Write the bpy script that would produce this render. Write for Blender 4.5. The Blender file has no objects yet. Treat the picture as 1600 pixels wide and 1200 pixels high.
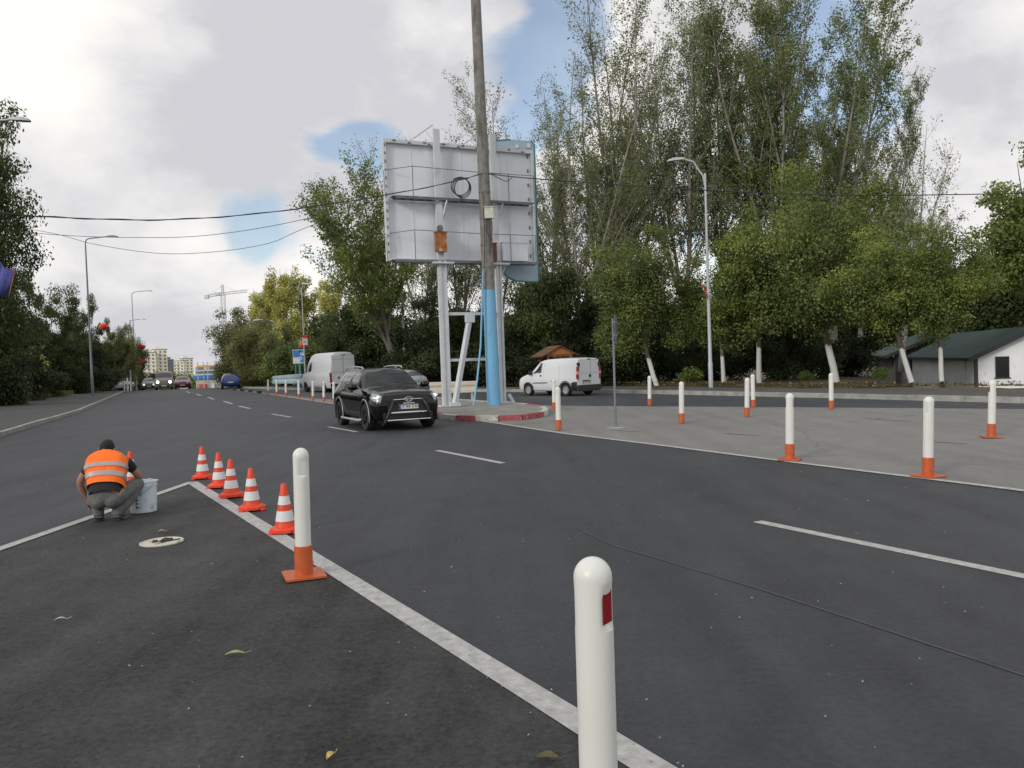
import bpy, math, random
import numpy as np
from mathutils import Vector, Matrix
from mathutils.geometry import tessellate_polygon
R = math.radians
S = bpy.context.scene
COL = S.collection

# ------------------------------------------------------------ camera
W0, H0, FPX = 1600, 1200, 1230.0
ROLL, HZ, CAMH = R(2.0), 566.0, 1.6
PITCH = math.atan((600 - HZ) * math.cos(ROLL) / FPX)
cam = bpy.data.objects.new("Camera", bpy.data.cameras.new("Camera"))
COL.objects.link(cam); S.camera = cam
cam.data.sensor_width = 36; cam.data.lens = 36 * FPX / W0
cam.data.clip_start = 0.05; cam.data.clip_end = 12000
_X = Vector((1, 0, 0)); _U = Vector((0, math.sin(PITCH), math.cos(PITCH))); _F = Vector((0, math.cos(PITCH), -math.sin(PITCH)))
_r = _X * math.cos(ROLL) - _U * math.sin(ROLL); _u = _X * math.sin(ROLL) + _U * math.cos(ROLL)
M = Matrix.Identity(4)
for i in range(3): M[i][0], M[i][1], M[i][2] = _r[i], _u[i], -_F[i]
M[2][3] = CAMH
cam.matrix_world = M
S.render.resolution_x = 1024; S.render.resolution_y = 768

# ------------------------------------------------------------ world, sun, exposure
SUN_EL, SUN_AZ = R(24), R(222)          # azimuth clockwise from +Y: behind and left of the camera
w = bpy.data.worlds.new("World"); S.world = w; w.use_nodes = True
nt = w.node_tree; nt.nodes.clear()
def N(t, tree=None, **k):
    n = (tree or nt).nodes.new(t)
    for a, b in k.items(): setattr(n, a, b)
    return n
L = lambda a, b, tree=None: (tree or nt).links.new(a, b)
sky = N('ShaderNodeTexSky', sky_type='NISHITA', sun_disc=False, sun_elevation=SUN_EL, sun_rotation=SUN_AZ)
sky.air_density = 1.0; sky.dust_density = 0.8
bs = N('ShaderNodeBackground'); bs.inputs[1].default_value = 0.15; L(sky.outputs[0], bs.inputs[0])
tc = N('ShaderNodeTexCoord'); sp = N('ShaderNodeSeparateXYZ'); L(tc.outputs['Generated'], sp.inputs[0])
def math_(op, a, b=None, clamp=False):
    n = N('ShaderNodeMath', operation=op); n.use_clamp = clamp
    for i, v in ((0, a), (1, b)):
        if v is None: continue
        if isinstance(v, (int, float)): n.inputs[i].default_value = v
        else: L(v, n.inputs[i])
    return n.outputs[0]
cb = N('ShaderNodeCombineXYZ'); L(sp.outputs[0], cb.inputs[0]); L(sp.outputs[1], cb.inputs[1]); L(math_('MULTIPLY', sp.outputs[2], 1.7), cb.inputs[2])
n1 = N('ShaderNodeTexNoise'); n1.inputs['Scale'].default_value = 3.4; n1.inputs['Detail'].default_value = 10; n1.inputs['Roughness'].default_value = 0.50
n1.inputs['Distortion'].default_value = 0.25
mp = N('ShaderNodeMapping'); mp.inputs['Location'].default_value = (3.1, 0.7, 0.0); L(cb.outputs[0], mp.inputs[0]); L(mp.outputs[0], n1.inputs['Vector'])
n2 = N('ShaderNodeTexNoise'); n2.inputs['Scale'].default_value = 2.6; n2.inputs['Detail'].default_value = 9; n2.inputs['Roughness'].default_value = 0.55; n2.inputs['Distortion'].default_value = 0.3
mp2 = N('ShaderNodeMapping'); mp2.inputs['Location'].default_value = (7.3, 2.1, 1.0); L(cb.outputs[0], mp2.inputs[0]); L(mp2.outputs[0], n2.inputs['Vector'])
def ray(px, py):
    v = _F * FPX + _r * (px - 800) + _u * (600 - py)
    return v
cover = math_('ADD', math_('MULTIPLY', math_('SUBTRACT', n1.outputs[0], 0.5), 1.9), 0.69)
n3 = N('ShaderNodeTexNoise'); n3.inputs['Scale'].default_value = 9; n3.inputs['Detail'].default_value = 8; n3.inputs['Roughness'].default_value = 0.6; L(cb.outputs[0], n3.inputs['Vector'])
shade = math_('ADD', math_('MULTIPLY', math_('SUBTRACT', n2.outputs[0], 0.5), 2.3), 0.50)
shade = math_('ADD', shade, math_('MULTIPLY', math_('SUBTRACT', n1.outputs[0], 0.5), -1.3))
shade = math_('ADD', shade, math_('MULTIPLY', math_('SUBTRACT', n3.outputs[0], 0.5), 0.75))
# openings in the cloud deck and bright / dark cloud masses, each around a direction of the sky
def lobe(px, py, sharp):
    d = ray(px, py).normalized()
    vm = N('ShaderNodeVectorMath', operation='DOT_PRODUCT'); L(tc.outputs['Generated'], vm.inputs[0]); vm.inputs[1].default_value = d
    return math_('POWER', math_('MAXIMUM', vm.outputs['Value'], 0.0), sharp)
for px, py, sh, a in ((30, 90, 500, -.16), (120, 200, 300, -.10), (1500, 150, 200, -.14), (1590, 380, 500, -.12), (1500, 330, 500, -.10), (890, 0, 450, .34), (850, 140, 550, .32), (800, 215, 1200, .2), (575, 240, 700, .36), (490, 225, 1200, .2), (390, 365, 1000, .34), (1235, 60, 450, .34), (1310, 180, 450, .3), (700, 300, 900, .12), (300, 455, 1500, .2),
                      (1550, 330, 2500, .14), (1230, 330, 1500, .16)):
    cover = math_('SUBTRACT', cover, math_('MULTIPLY', lobe(px, py, sh), a))
for px, py, sh, a in ((40, 70, 500, .30), (90, 190, 700, .22), (470, 260, 900, .22), (290, 335, 500, .25), (160, 250, 600, .10), (650, 60, 400, .16), (960, 60, 500, .25), (470, 400, 500, .2), (330, 420, 700, .12),
                      (450, 90, 300, -.22), (350, 190, 400, -.12), (330, 290, 1400, -.18), (480, 310, 900, -.14), (1500, 120, 260, -.14), (1560, 240, 300, -.2), (300, 500, 500, -.12), (250, 560, 600, -.12)):
    shade = math_('ADD', shade, math_('MULTIPLY', lobe(px, py, sh), a))
mr = N('ShaderNodeMapRange', interpolation_type='SMOOTHSTEP'); mr.inputs[1].default_value = 0.40; mr.inputs[2].default_value = 0.58; L(cover, mr.inputs[0])
cr = N('ShaderNodeValToRGB'); L(shade, cr.inputs[0])
e = cr.color_ramp.elements; e[0].position = .15; e[0].color = (.60, .60, .635, 1); e[1].position = .85; e[1].color = (1.0, .97, .92, 1)
m_ = cr.color_ramp.elements.new(.48); m_.color = (.80, .785, .785, 1)
bc = N('ShaderNodeBackground'); bc.inputs[1].default_value = 1.07; L(cr.outputs[0], bc.inputs[0])
mx = N('ShaderNodeMixShader'); L(math_('ADD', math_('MULTIPLY', mr.outputs[0], .78), .22), mx.inputs[0]); L(bs.outputs[0], mx.inputs[1]); L(bc.outputs[0], mx.inputs[2])
wo = N('ShaderNodeOutputWorld'); L(mx.outputs[0], wo.inputs[0])

sun = bpy.data.objects.new("Sun", bpy.data.lights.new("Sun", 'SUN')); COL.objects.link(sun)
sun.data.energy = 1.5; sun.data.angle = R(12); sun.data.color = (1.0, 0.95, 0.87)
sd = Vector((math.sin(SUN_AZ) * math.cos(SUN_EL), math.cos(SUN_AZ) * math.cos(SUN_EL), math.sin(SUN_EL)))
sun.rotation_euler = sd.to_track_quat('Z', 'Y').to_euler()
vs = S.view_settings; vs.view_transform = 'Standard'; vs.look = 'None'; vs.gamma = 1; vs.exposure = 0.0; vs.use_curve_mapping = False

# ------------------------------------------------------------ placing helpers
ZK = [(-200, 0), (76, 0), (84, -.05), (92, -.18), (105, -.52), (130, -1.3), (200, -3.6), (400, -10.5), (800, -22), (3000, -60), (9000, -60)]
def zt(y):
    return float(np.interp(y, [a for a, b in ZK], [b for a, b in ZK]))
def G(px, py, z=0.0):
    d = ray(px, py); t = (z - CAMH) / d.z
    return Vector((d.x * t, d.y * t, z))
def P(px, py, Y):
    d = ray(px, py); t = Y / d.y
    return Vector((d.x * t, Y, CAMH + d.z * t))
def XY(px, Y):                        # ground spot at depth Y under the column px near the horizon
    p = P(px, 585, Y); return Vector((p.x, Y, zt(Y)))

# ------------------------------------------------------------ materials
MATS = {}
def pm(name, base, rough=.6, metal=0.0, var=.12, scale=6, bump=0.0, bscale=60, coat=0, spec=None, coord='Object', extra=None, emis=None, dirt=None):
    if name in MATS: return MATS[name]
    m = bpy.data.materials.new(name); m.use_nodes = True; t = m.node_tree
    b = t.nodes['Principled BSDF']; b.inputs['Roughness'].default_value = rough; b.inputs['Metallic'].default_value = metal
    if coat: b.inputs['Coat Weight'].default_value = coat; b.inputs['Coat Roughness'].default_value = .05
    if spec is not None: b.inputs['Specular IOR Level'].default_value = spec
    c = t.nodes.new('ShaderNodeTexCoord'); n = t.nodes.new('ShaderNodeTexNoise'); n.inputs['Scale'].default_value = scale; n.inputs['Detail'].default_value = 5
    t.links.new(c.outputs[coord], n.inputs['Vector'])
    r = t.nodes.new('ShaderNodeValToRGB'); t.links.new(n.outputs[0], r.inputs[0])
    r.color_ramp.elements[0].position = .3; r.color_ramp.elements[1].position = .7
    r.color_ramp.elements[0].color = tuple(x * (1 - var) for x in base) + (1,); r.color_ramp.elements[1].color = tuple(min(1, x * (1 + var)) for x in base) + (1,)
    out = r.outputs[0]
    if dirt:                             # streaks / stains with a shape of their own: (colour, scale xyz, threshold)
        dc, dsc, th = dirt
        mpp = t.nodes.new('ShaderNodeMapping'); mpp.inputs['Scale'].default_value = dsc; t.links.new(c.outputs[coord], mpp.inputs[0])
        n3 = t.nodes.new('ShaderNodeTexNoise'); n3.inputs['Scale'].default_value = 1; n3.inputs['Detail'].default_value = 6; n3.inputs['Roughness'].default_value = .6; t.links.new(mpp.outputs[0], n3.inputs['Vector'])
        mr2 = t.nodes.new('ShaderNodeMapRange'); mr2.inputs[1].default_value = th; mr2.inputs[2].default_value = th + .1; t.links.new(n3.outputs[0], mr2.inputs[0])
        mi = t.nodes.new('ShaderNodeMixRGB'); t.links.new(mr2.outputs[0], mi.inputs[0]); t.links.new(out, mi.inputs[1]); mi.inputs[2].default_value = tuple(dc) + (1,)
        out = mi.outputs[0]
    t.links.new(out, b.inputs['Base Color'])
    if bump:
        n2_ = t.nodes.new('ShaderNodeTexNoise'); n2_.inputs['Scale'].default_value = bscale; n2_.inputs['Detail'].default_value = 4; t.links.new(c.outputs[coord], n2_.inputs['Vector'])
        bp = t.nodes.new('ShaderNodeBump'); bp.inputs['Strength'].default_value = bump; bp.inputs['Distance'].default_value = .02
        t.links.new(n2_.outputs[0], bp.inputs['Height']); t.links.new(bp.outputs[0], b.inputs['Normal'])
    if emis:
        b.inputs['Emission Color'].default_value = tuple(emis[0]) + (1,); b.inputs['Emission Strength'].default_value = emis[1]
    MATS[name] = m; return m

def asphalt(name, base, patch=.25, speck=.5, rough=.82, tint=(1, 1, 1), crack=False, sscale=140):
    m = bpy.data.materials.new(name); m.use_nodes = True; t = m.node_tree; b = t.nodes['Principled BSDF']
    b.inputs['Roughness'].default_value = rough; b.inputs['Specular IOR Level'].default_value = .35
    c = t.nodes.new('ShaderNodeTexCoord')
    def noise(sc, det, scl=(1, 1, 1), rot=0, ro=.5):
        mpp = t.nodes.new('ShaderNodeMapping'); mpp.inputs['Scale'].default_value = scl; mpp.inputs['Rotation'].default_value = (0, 0, rot)
        t.links.new(c.outputs['Object'], mpp.inputs[0])
        n = t.nodes.new('ShaderNodeTexNoise'); n.inputs['Scale'].default_value = sc; n.inputs['Detail'].default_value = det; n.inputs['Roughness'].default_value = ro
        t.links.new(mpp.outputs[0], n.inputs['Vector']); return n.outputs[0]
    def mth(op, a, b_, cl=False):
        n = t.nodes.new('ShaderNodeMath'); n.operation = op; n.use_clamp = cl
        for i, v in ((0, a), (1, b_)):
            if isinstance(v, (int, float)): n.inputs[i].default_value = v
            else: t.links.new(v, n.inputs[i])
        return n.outputs[0]
    big = noise(.35, 5); med = noise(2.2, 8, ro=.65); stk = noise(.9, 4, (2.2, .22, 1), R(-28)); sp_ = noise(sscale, 3, ro=.8)
    f = mth('ADD', mth('MULTIPLY', mth('SUBTRACT', big, .5), patch * 1.4), mth('MULTIPLY', mth('SUBTRACT', stk, .5), patch * 2.3))
    f = mth('ADD', f, mth('MULTIPLY', mth('SUBTRACT', med, .5), patch * 1.6))
    f = mth('ADD', f, mth('MULTIPLY', mth('SUBTRACT', sp_, .5), speck * 2.2))
    f = mth('ADD', f, 1.0)
    f = mth('ADD', f, mth('MULTIPLY', mth('SUBTRACT', noise(26, 5, ro=.75), .5), speck * 3.8))
    f = mth('ADD', f, mth('MULTIPLY', mth('SUBTRACT', noise(9, 6, ro=.7), .5), patch * 1.1))
    # pale stone chips showing in the binder
    v = t.nodes.new('ShaderNodeTexVoronoi'); v.inputs['Scale'].default_value = 46; t.links.new(c.outputs['Object'], v.inputs['Vector'])
    chip = mth('MULTIPLY', mth('LESS_THAN', v.outputs['Distance'], .11), mth('GREATER_THAN', noise(7, 3), .60))
    f = mth('ADD', f, mth('MULTIPLY', chip, .8 * speck))
    if crack:
        vc = t.nodes.new('ShaderNodeTexVoronoi'); vc.feature = 'DISTANCE_TO_EDGE'; vc.inputs['Scale'].default_value = .22
        nz = t.nodes.new('ShaderNodeTexNoise'); nz.inputs['Scale'].default_value = 1.1; nz.inputs['Detail'].default_value = 4; t.links.new(c.outputs['Object'], nz.inputs['Vector'])
        mv = t.nodes.new('ShaderNodeMixRGB'); mv.inputs[0].default_value = .35; t.links.new(c.outputs['Object'], mv.inputs[1]); t.links.new(nz.outputs['Color'], mv.inputs[2])
        t.links.new(mv.outputs[0], vc.inputs['Vector'])
        f = mth('MULTIPLY', f, mth('SUBTRACT', 1.0, mth('MULTIPLY', mth('LESS_THAN', vc.outputs['Distance'], .0022), .25)))
    cc = t.nodes.new('ShaderNodeVectorMath'); cc.operation = 'SCALE'; cc.inputs[0].default_value = tuple(base * x for x in tint); t.links.new(mth('MAXIMUM', f, .2), cc.inputs['Scale'])
    t.links.new(cc.outputs[0], b.inputs['Base Color'])
    bp = t.nodes.new('ShaderNodeBump'); bp.inputs['Strength'].default_value = .8; bp.inputs['Distance'].default_value = .014
    t.links.new(noise(34, 6, ro=.75), bp.inputs['Height']); t.links.new(bp.outputs[0], b.inputs['Normal'])
    return m

def leafmat(name, c1, c2, c3=None, trans=.35):
    m = bpy.data.materials.new(name); m.use_nodes = True; t = m.node_tree; b = t.nodes['Principled BSDF']
    b.inputs['Roughness'].default_value = .62; b.inputs['Specular IOR Level'].default_value = .3
    g = t.nodes.new('ShaderNodeNewGeometry'); r = t.nodes.new('ShaderNodeValToRGB')
    c = t.nodes.new('ShaderNodeTexCoord'); n = t.nodes.new('ShaderNodeTexNoise'); n.inputs['Scale'].default_value = .45; n.inputs['Detail'].default_value = 3
    t.links.new(c.outputs['Object'], n.inputs['Vector'])
    mx_ = t.nodes.new('ShaderNodeMath'); mx_.operation = 'MULTIPLY_ADD'; mx_.inputs[1].default_value = .45
    m3 = t.nodes.new('ShaderNodeMath'); m3.operation = 'MULTIPLY_ADD'; m3.inputs[1].default_value = 1.8; m3.inputs[2].default_value = -.62
    t.links.new(n.outputs[0], m3.inputs[0])
    t.links.new(g.outputs['Random Per Island'], mx_.inputs[0]); t.links.new(m3.outputs[0], mx_.inputs[2]); t.links.new(mx_.outputs[0], r.inputs[0])
    e_ = r.color_ramp.elements; e_[0].position = .1; e_[0].color = tuple(c1) + (1,); e_[1].position = .8; e_[1].color = tuple(c2) + (1,)
    if c3: q = e_.new(.97); q.color = tuple(c3) + (1,)
    t.links.new(r.outputs[0], b.inputs['Base Color'])
    tr = t.nodes.new('ShaderNodeBsdfTranslucent'); t.links.new(r.outputs[0], tr.inputs[0])
    mi = t.nodes.new('ShaderNodeMixShader'); mi.inputs[0].default_value = trans
    t.links.new(b.outputs[0], mi.inputs[1]); t.links.new(tr.outputs[0], mi.inputs[2]); t.links.new(mi.outputs[0], t.nodes['Material Output'].inputs[0])
    return m

# ------------------------------------------------------------ mesh builder
class MB:
    def __init__(s): s.v = []; s.f = []; s.m = []
    def add(s, vs, fs, mi=0):
        o = len(s.v); s.v += [tuple(x) for x in vs]
        for f in fs: s.f.append([o + i for i in f]); s.m.append(mi)
        return s
    def box(s, c, d, rz=0, mi=0, rot=None, bev=0):
        hx, hy, hz = d[0] / 2, d[1] / 2, d[2] / 2
        vs = [Vector((x, y, z)) for z in (-hz, hz) for x, y in ((-hx, -hy), (hx, -hy), (hx, hy), (-hx, hy))]
        rm = rot if rot is not None else Matrix.Rotation(rz, 3, 'Z')
        vs = [rm @ v + Vector(c) for v in vs]
        return s.add(vs, [(0, 3, 2, 1), (4, 5, 6, 7), (0, 1, 5, 4), (1, 2, 6, 5), (2, 3, 7, 6), (3, 0, 4, 7)], mi)
    def bar(s, a, b, wx, wy=None, mi=0):
        a = Vector(a); b = Vector(b); d = b - a; wy = wy or wx
        q = d.to_track_quat('Z', 'Y').to_matrix()
        return s.box((a + b) / 2, (wx, wy, d.length), rot=q, mi=mi)
    def tube(s, pts, rad, n=8, mi=0, cap=True):
        pts = [Vector(p) for p in pts]; k = len(pts)
        if not hasattr(rad, '__len__'): rad = [rad] * k
        vs = []; prev = None
        for i, p in enumerate(pts):
            d = (pts[min(i + 1, k - 1)] - pts[max(i - 1, 0)]).normalized()
            if prev is None:
                a = Vector((1, 0, 0)) if abs(d.x) < .8 else Vector((0, 1, 0))
                prev = (a - d * a.dot(d)).normalized()
            u = (prev - d * prev.dot(d)).normalized(); prev = u; v = d.cross(u)
            for j in range(n):
                t = 2 * math.pi * j / n; vs.append(p + (u * math.cos(t) + v * math.sin(t)) * rad[i])
        fs = [(i * n + j, i * n + (j + 1) % n, (i + 1) * n + (j + 1) % n, (i + 1) * n + j) for i in range(k - 1) for j in range(n)]
        if cap: fs += [tuple(range(n - 1, -1, -1)), tuple((k - 1) * n + j for j in range(n))]
        return s.add(vs, fs, mi)
    def lathe(s, prof, n=24, c=(0, 0, 0), axis='Z', mi=0, mis=None, cap=True):
        vs = []; c = Vector(c)
        for r_, z in prof:
            for j in range(n):
                t = 2 * math.pi * j / n; x, y = r_ * math.cos(t), r_ * math.sin(t)
                vs.append(c + (Vector((x, y, z)) if axis == 'Z' else Vector((x, z, y)) if axis == 'Y' else Vector((z, x, y))))
        k = len(prof)
        o = len(s.v); s.v += [tuple(x) for x in vs]
        for i in range(k - 1):
            for j in range(n):
                f = (o + i * n + j, o + i * n + (j + 1) % n, o + (i + 1) * n + (j + 1) % n, o + (i + 1) * n + j)
                s.f.append(list(f if axis != 'Y' else f[::-1])); s.m.append(mis[i] if mis else mi)
        if not cap: return s
        s.f.append([o + j for j in range(n)][::-1]); s.m.append(mis[0] if mis else mi)
        s.f.append([o + (k - 1) * n + j for j in range(n)]); s.m.append(mis[-1] if mis else mi)
        return s
    def prism(s, poly, z0, z1, mi=0, side=None):
        n = len(poly); vs = [(p[0], p[1], z0) for p in poly] + [(p[0], p[1], z1) for p in poly]
        s.add(vs, [tuple(range(n - 1, -1, -1)), tuple(range(n, 2 * n))], mi)
        return s.add(vs, [(i, (i + 1) % n, n + (i + 1) % n, n + i) for i in range(n)], mi if side is None else side)
    def build(s, name, mats, parent=None, smooth=False, loc=None, rz=0):
        me = bpy.data.meshes.new(name); me.from_pydata(s.v, [], s.f)
        mats = mats if isinstance(mats, (list, tuple)) else [mats]
        for m in mats: me.materials.append(m)
        me.polygons.foreach_set('material_index', s.m)
        if smooth is True: me.polygons.foreach_set('use_smooth', [True] * len(s.f))
        me.update()
        o = bpy.data.objects.new(name, me); COL.objects.link(o)
        if smooth and smooth is not True: me.polygons.foreach_set('use_smooth', [True] * len(s.f)); me.set_sharp_from_angle(angle=R(smooth))
        if parent: o.parent = parent
        if loc is not None: o.location = loc
        o.rotation_euler.z = rz
        return o

def npmesh(name, V, F, mats, parent=None, smooth=False, midx=None):
    """V (n,3), F (m,4) numpy quads"""
    me = bpy.data.meshes.new(name); V = np.asarray(V, dtype=np.float32); F = np.asarray(F, dtype=np.int32)
    me.vertices.add(len(V)); me.vertices.foreach_set('co', V.ravel())
    k = F.shape[1]; me.loops.add(F.size); me.loops.foreach_set('vertex_index', F.ravel())
    me.polygons.add(len(F)); me.polygons.foreach_set('loop_start', np.arange(0, F.size, k, dtype=np.int32)); me.polygons.foreach_set('loop_total', np.full(len(F), k, dtype=np.int32))
    if smooth: me.polygons.foreach_set('use_smooth', np.ones(len(F), dtype=bool))
    for m in (mats if isinstance(mats, (list, tuple)) else [mats]): me.materials.append(m)
    if midx is not None: me.polygons.foreach_set('material_index', np.asarray(midx, dtype=np.int32))
    me.update(calc_edges=True)
    o = bpy.data.objects.new(name, me); COL.objects.link(o)
    if parent: o.parent = parent
    return o

def tag(o, label=None, cat=None, group=None, kind=None):
    if label: o['label'] = label
    if cat: o['category'] = cat
    if group: o['group'] = group
    if kind: o['kind'] = kind
    return o
def thing(name, label, cat, loc=(0, 0, 0), rz=0, group=None):
    o = bpy.data.objects.new(name, None); o.empty_display_size = .3; COL.objects.link(o); o.location = loc; o.rotation_euler.z = rz
    return tag(o, label, cat, group)
def copy_tree(o, parent=None):
    c = o.copy(); COL.objects.link(c); c.parent = parent
    for ch in o.children:
        copy_tree(ch, c)
    return c
def text_mesh(name, body, size, mat_, parent=None, loc=(0, 0, 0), rot=None, extrude=.002, align='CENTER'):
    cu = bpy.data.curves.new(name, 'FONT'); cu.body = body; cu.size = size; cu.align_x = align; cu.align_y = 'CENTER'; cu.extrude = extrude
    tmp = bpy.data.objects.new(name, cu); COL.objects.link(tmp)
    dg = bpy.context.evaluated_depsgraph_get(); me = bpy.data.meshes.new_from_object(tmp.evaluated_get(dg))
    bpy.data.objects.remove(tmp); me.materials.clear(); me.materials.append(mat_)
    o = bpy.data.objects.new(name, me); COL.objects.link(o)
    if parent: o.parent = parent
    o.location = loc
    if rot is not None: o.rotation_euler = rot
    return o
# ============================================================ GROUND AND ROADS
YK = [-20, -10, 0, 3, 6, 8, 10, 12, 15, 18, 20, 22, 25, 28, 31, 35, 39, 43, 47, 52, 58, 64, 70, 76, 84, 92, 105, 130, 200, 400]
def line(pts):                        # x as a function of depth along an edge
    ys = [p[1] for p in pts]; xs = [p[0] for p in pts]
    return lambda y: float(np.interp(y, ys, xs))
far_tail = lambda x0: [(x0 - 4.2, 84), (x0 - 8.4, 92), (x0 - 15, 105), (x0 - 28, 130), (x0 - 64, 200), (x0 - 165, 400)]
KL = line([(2.2, -20), (-1.8, -10), (-5.8, 0), (-14.6, 22.3), (-16.7, 27.65), (-19.7, 35.6), (-25.9, 49.7), (-33.4, 66.7), (-37.6, 76)] + far_tail(-37.6))
KR = line([(38, -20), (20.5, 10), (13.9, 21.4), (10.9, 26.8), (5.7, 35.2), (3.9, 38.4), (-3.8, 46.3), (-9.5, 52.5), (-19.5, 66), (-26, 76)] + far_tail(-26))
def sheet(name, fl, fr, off, mat_, y0=-20, y1=400, nx=1, kind='structure', zl=None, zr=None):
    ys = sorted(set([y for y in YK if y0 < y < y1] + [y0, y1])); V = []; F = []
    for y in ys:
        a, b = fl(y), fr(y)
        for i in range(nx + 1):
            t = i / nx; V.append((a + (b - a) * t, y, zt(y) + off + ((zl or 0) * (1 - t) + (zr or 0) * t)))
    for j in range(len(ys) - 1):
        for i in range(nx):
            q = j * (nx + 1) + i; F.append((q, q + 1, q + nx + 2, q + nx + 1))
    return tag(npmesh(name, V, F, mat_), kind=kind)
def flat(name, poly, off, mat_, kind='structure'):
    b = MB(); b.add([(p[0], p[1], zt(p[1]) + off) for p in poly], [tuple(range(len(poly)))])
    o = b.build(name, mat_)
    if o.data.polygons[0].normal.z < 0: o.data.flip_normals()
    return tag(o, kind=kind)

m_road = asphalt('asphalt_main', .048, patch=.42, speck=.40, tint=(.92, .99, 1.14), rough=.66)
m_hatch = asphalt('asphalt_hatch', .044, patch=.8, speck=.7, tint=(.97, 1.0, 1.0), sscale=90, rough=.8)
m_gore = asphalt('asphalt_old_pale', .205, patch=.22, speck=.22, tint=(1.02, 1.0, .96), crack=True, rough=.9)
m_walk = asphalt('asphalt_walk', .075, patch=.28, speck=.4, tint=(1.0, 1.0, .99))
m_farr = asphalt('asphalt_far', .07, patch=.15, speck=.25, tint=(.98, .98, 1.05), rough=.8)
m_paint = pm('road_paint', (.41, .41, .40), rough=.75, var=.22, scale=14, bump=.4, bscale=80, dirt=((.17, .17, .17), (22, 22, 22), .62))
m_paintold = pm('road_paint_worn', (.40, .40, .385), rough=.75, var=.2, scale=20, dirt=((.12, .12, .12), (14, 14, 14), .56))
m_faint = pm('road_paint_faint', (.27, .27, .26), rough=.8, var=.2, scale=20, dirt=((.19, .19, .185), (14, 14, 14), .48))
m_kerb = pm('kerb_concrete', (.30, .30, .28), rough=.85, var=.25, scale=3, bump=.4, bscale=40)
m_grass = pm('verge_soil', (.075, .068, .04), rough=.95, var=.45, scale=1.2, bump=.6, bscale=9)
m_patch = pm('asphalt_seam', (.058, .061, .066), rough=.9, var=.3, scale=3)

# ground sheet, with the hollow the white house stands in
def walk_back(x):
    return float(np.interp(x, [-60, -9, -2, 7.8, 14.7, 20, 26, 45], [90, 60, 54, 47.4, 36.1, 30.8, 25, 8]))
def gz(x, y):
    s_ = y - walk_back(x) - .8
    dip = -1.25 * min(1, max(0, s_ / 5)) * min(1, max(0, (x - 12) / 5))
    return zt(y) - .06 + dip
xs = np.array([-6000, -2000, -800, -300, -150, -90, -60, -45] + list(range(-35, 61, 2)) + [70, 90, 150, 400, 1200, 6000], float)
ys = np.array([-300, -60, -20] + list(range(-10, 77, 2)) + [84, 92, 105, 130, 200, 400, 800, 3000, 9000], float)
V = [(x, y, gz(x, y)) for y in ys for x in xs]; nxs = len(xs)
F = [(j * nxs + i, j * nxs + i + 1, (j + 1) * nxs + i + 1, (j + 1) * nxs + i) for j in range(len(ys) - 1) for i in range(nxs - 1)]
tag(npmesh('ground', V, F, m_grass, smooth=True), kind='structure')
sheet('road', KL, KR, 0, m_road, nx=6)
# asphalt of the marked-off triangle in the foreground
ap = G(300, 754)
A0 = G(1017, 1200); dirA = (A0 - ap).normalized(); A1 = ap + dirA * 16
B0 = G(0, 859); dirB = (B0 - ap).normalized(); B1 = ap + dirB * 12
flat('marked_triangle', [ap, B1, Vector((B1.x, A1.y, 0)), A1], .004, m_hatch)
# pale old asphalt between the two carriageways
e3 = [G(360, 608), G(420, 616), G(525, 632), G(600, 643), G(690, 652), G(760, 659.5), G(872, 677), G(1050, 699), G(1232, 722.5), G(1400, 743.5), G(1600, 768)]
l3 = line([(p.x, p.y) for p in sorted(e3 + [Vector((9.6, 0, 0)), Vector((15.8, -20, 0)), Vector((-28.4, 76, 0))], key=lambda p: p.y)])
far = [G(1600, 640), G(1300, 637.5), G(1013, 635.5), G(860, 634.5), G(760, 628)]
tl = [Vector((far[-1].x, far[-1].y, 0)), Vector((l3(40) + .9, 40, 0)), Vector((l3(52) + .5, 52, 0)), Vector((l3(64) + .3, 64, 0)), Vector((l3(76) + .2, 76, 0))]
lf = line([(p.x, p.y) for p in sorted(far + tl + [Vector((21, 10, 0)), Vector((33, -20, 0))], key=lambda p: p.y)])
sheet('pale_median', l3, lf, .004, m_gore, y1=76, nx=2)
def ribbon(name, pts, w_, off, mat_, y_of=None):
    """painted line along ground points"""
    V = []; n = len(pts)
    for i, p in enumerate(pts):
        d = (pts[min(i + 1, n - 1)] - pts[max(0, i - 1)]); d.z = 0; d.normalize(); s_ = Vector((-d.y, d.x, 0)) * w_ / 2
        for q in (p - s_, p + s_): V.append((q.x, q.y, zt(q.y) + off))
    F = [(2 * i, 2 * i + 1, 2 * i + 3, 2 * i + 2) for i in range(n - 1)]
    o = npmesh(name, V, F, mat_)
    if o.data.polygons[0].normal.z < 0: o.data.flip_normals()
    return tag(o, kind='structure')
ribbon('lane_marking', [ap + dirA * (-.02), A1], .15, .008, m_paint)
ribbon('lane_marking', [ap - dirB * .02 + Vector((0, -.03, 0)), ap + dirB * 3, B1], .125, .012, m_paint)
ribbon('lane_marking', [Vector((l3(y) + .04, y, 0)) for y in np.arange(-6, 30, 1.0)], .12, .009, m_paint)
ribbon('lane_marking', [Vector((l3(y) + .04, y, 0)) for y in np.arange(34, 77, 2.0)], .14, .009, m_paintold)
ribbon('lane_marking', [Vector((lf(y) - .04, y, 0)) for y in np.arange(6, 30, 1.0)], .10, .009, m_paintold)
D = [((1183, 815), (1650, 911)), ((683, 704), (786, 724)), ((513, 667), (558, 675)), ((425, 647), (455, 652)), ((373, 634.5), (391, 638.5)), ((349, 627), (363, 631)), ((325, 620.5), (334, 624)), ((307, 615.5), (314, 618.5)), ((291, 611.8), (297, 613.6))]
for a, b in D: ribbon('lane_dash', [G(*a), G(*b)], .12 if a[0] > 400 else .15, .004, m_paint)
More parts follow.
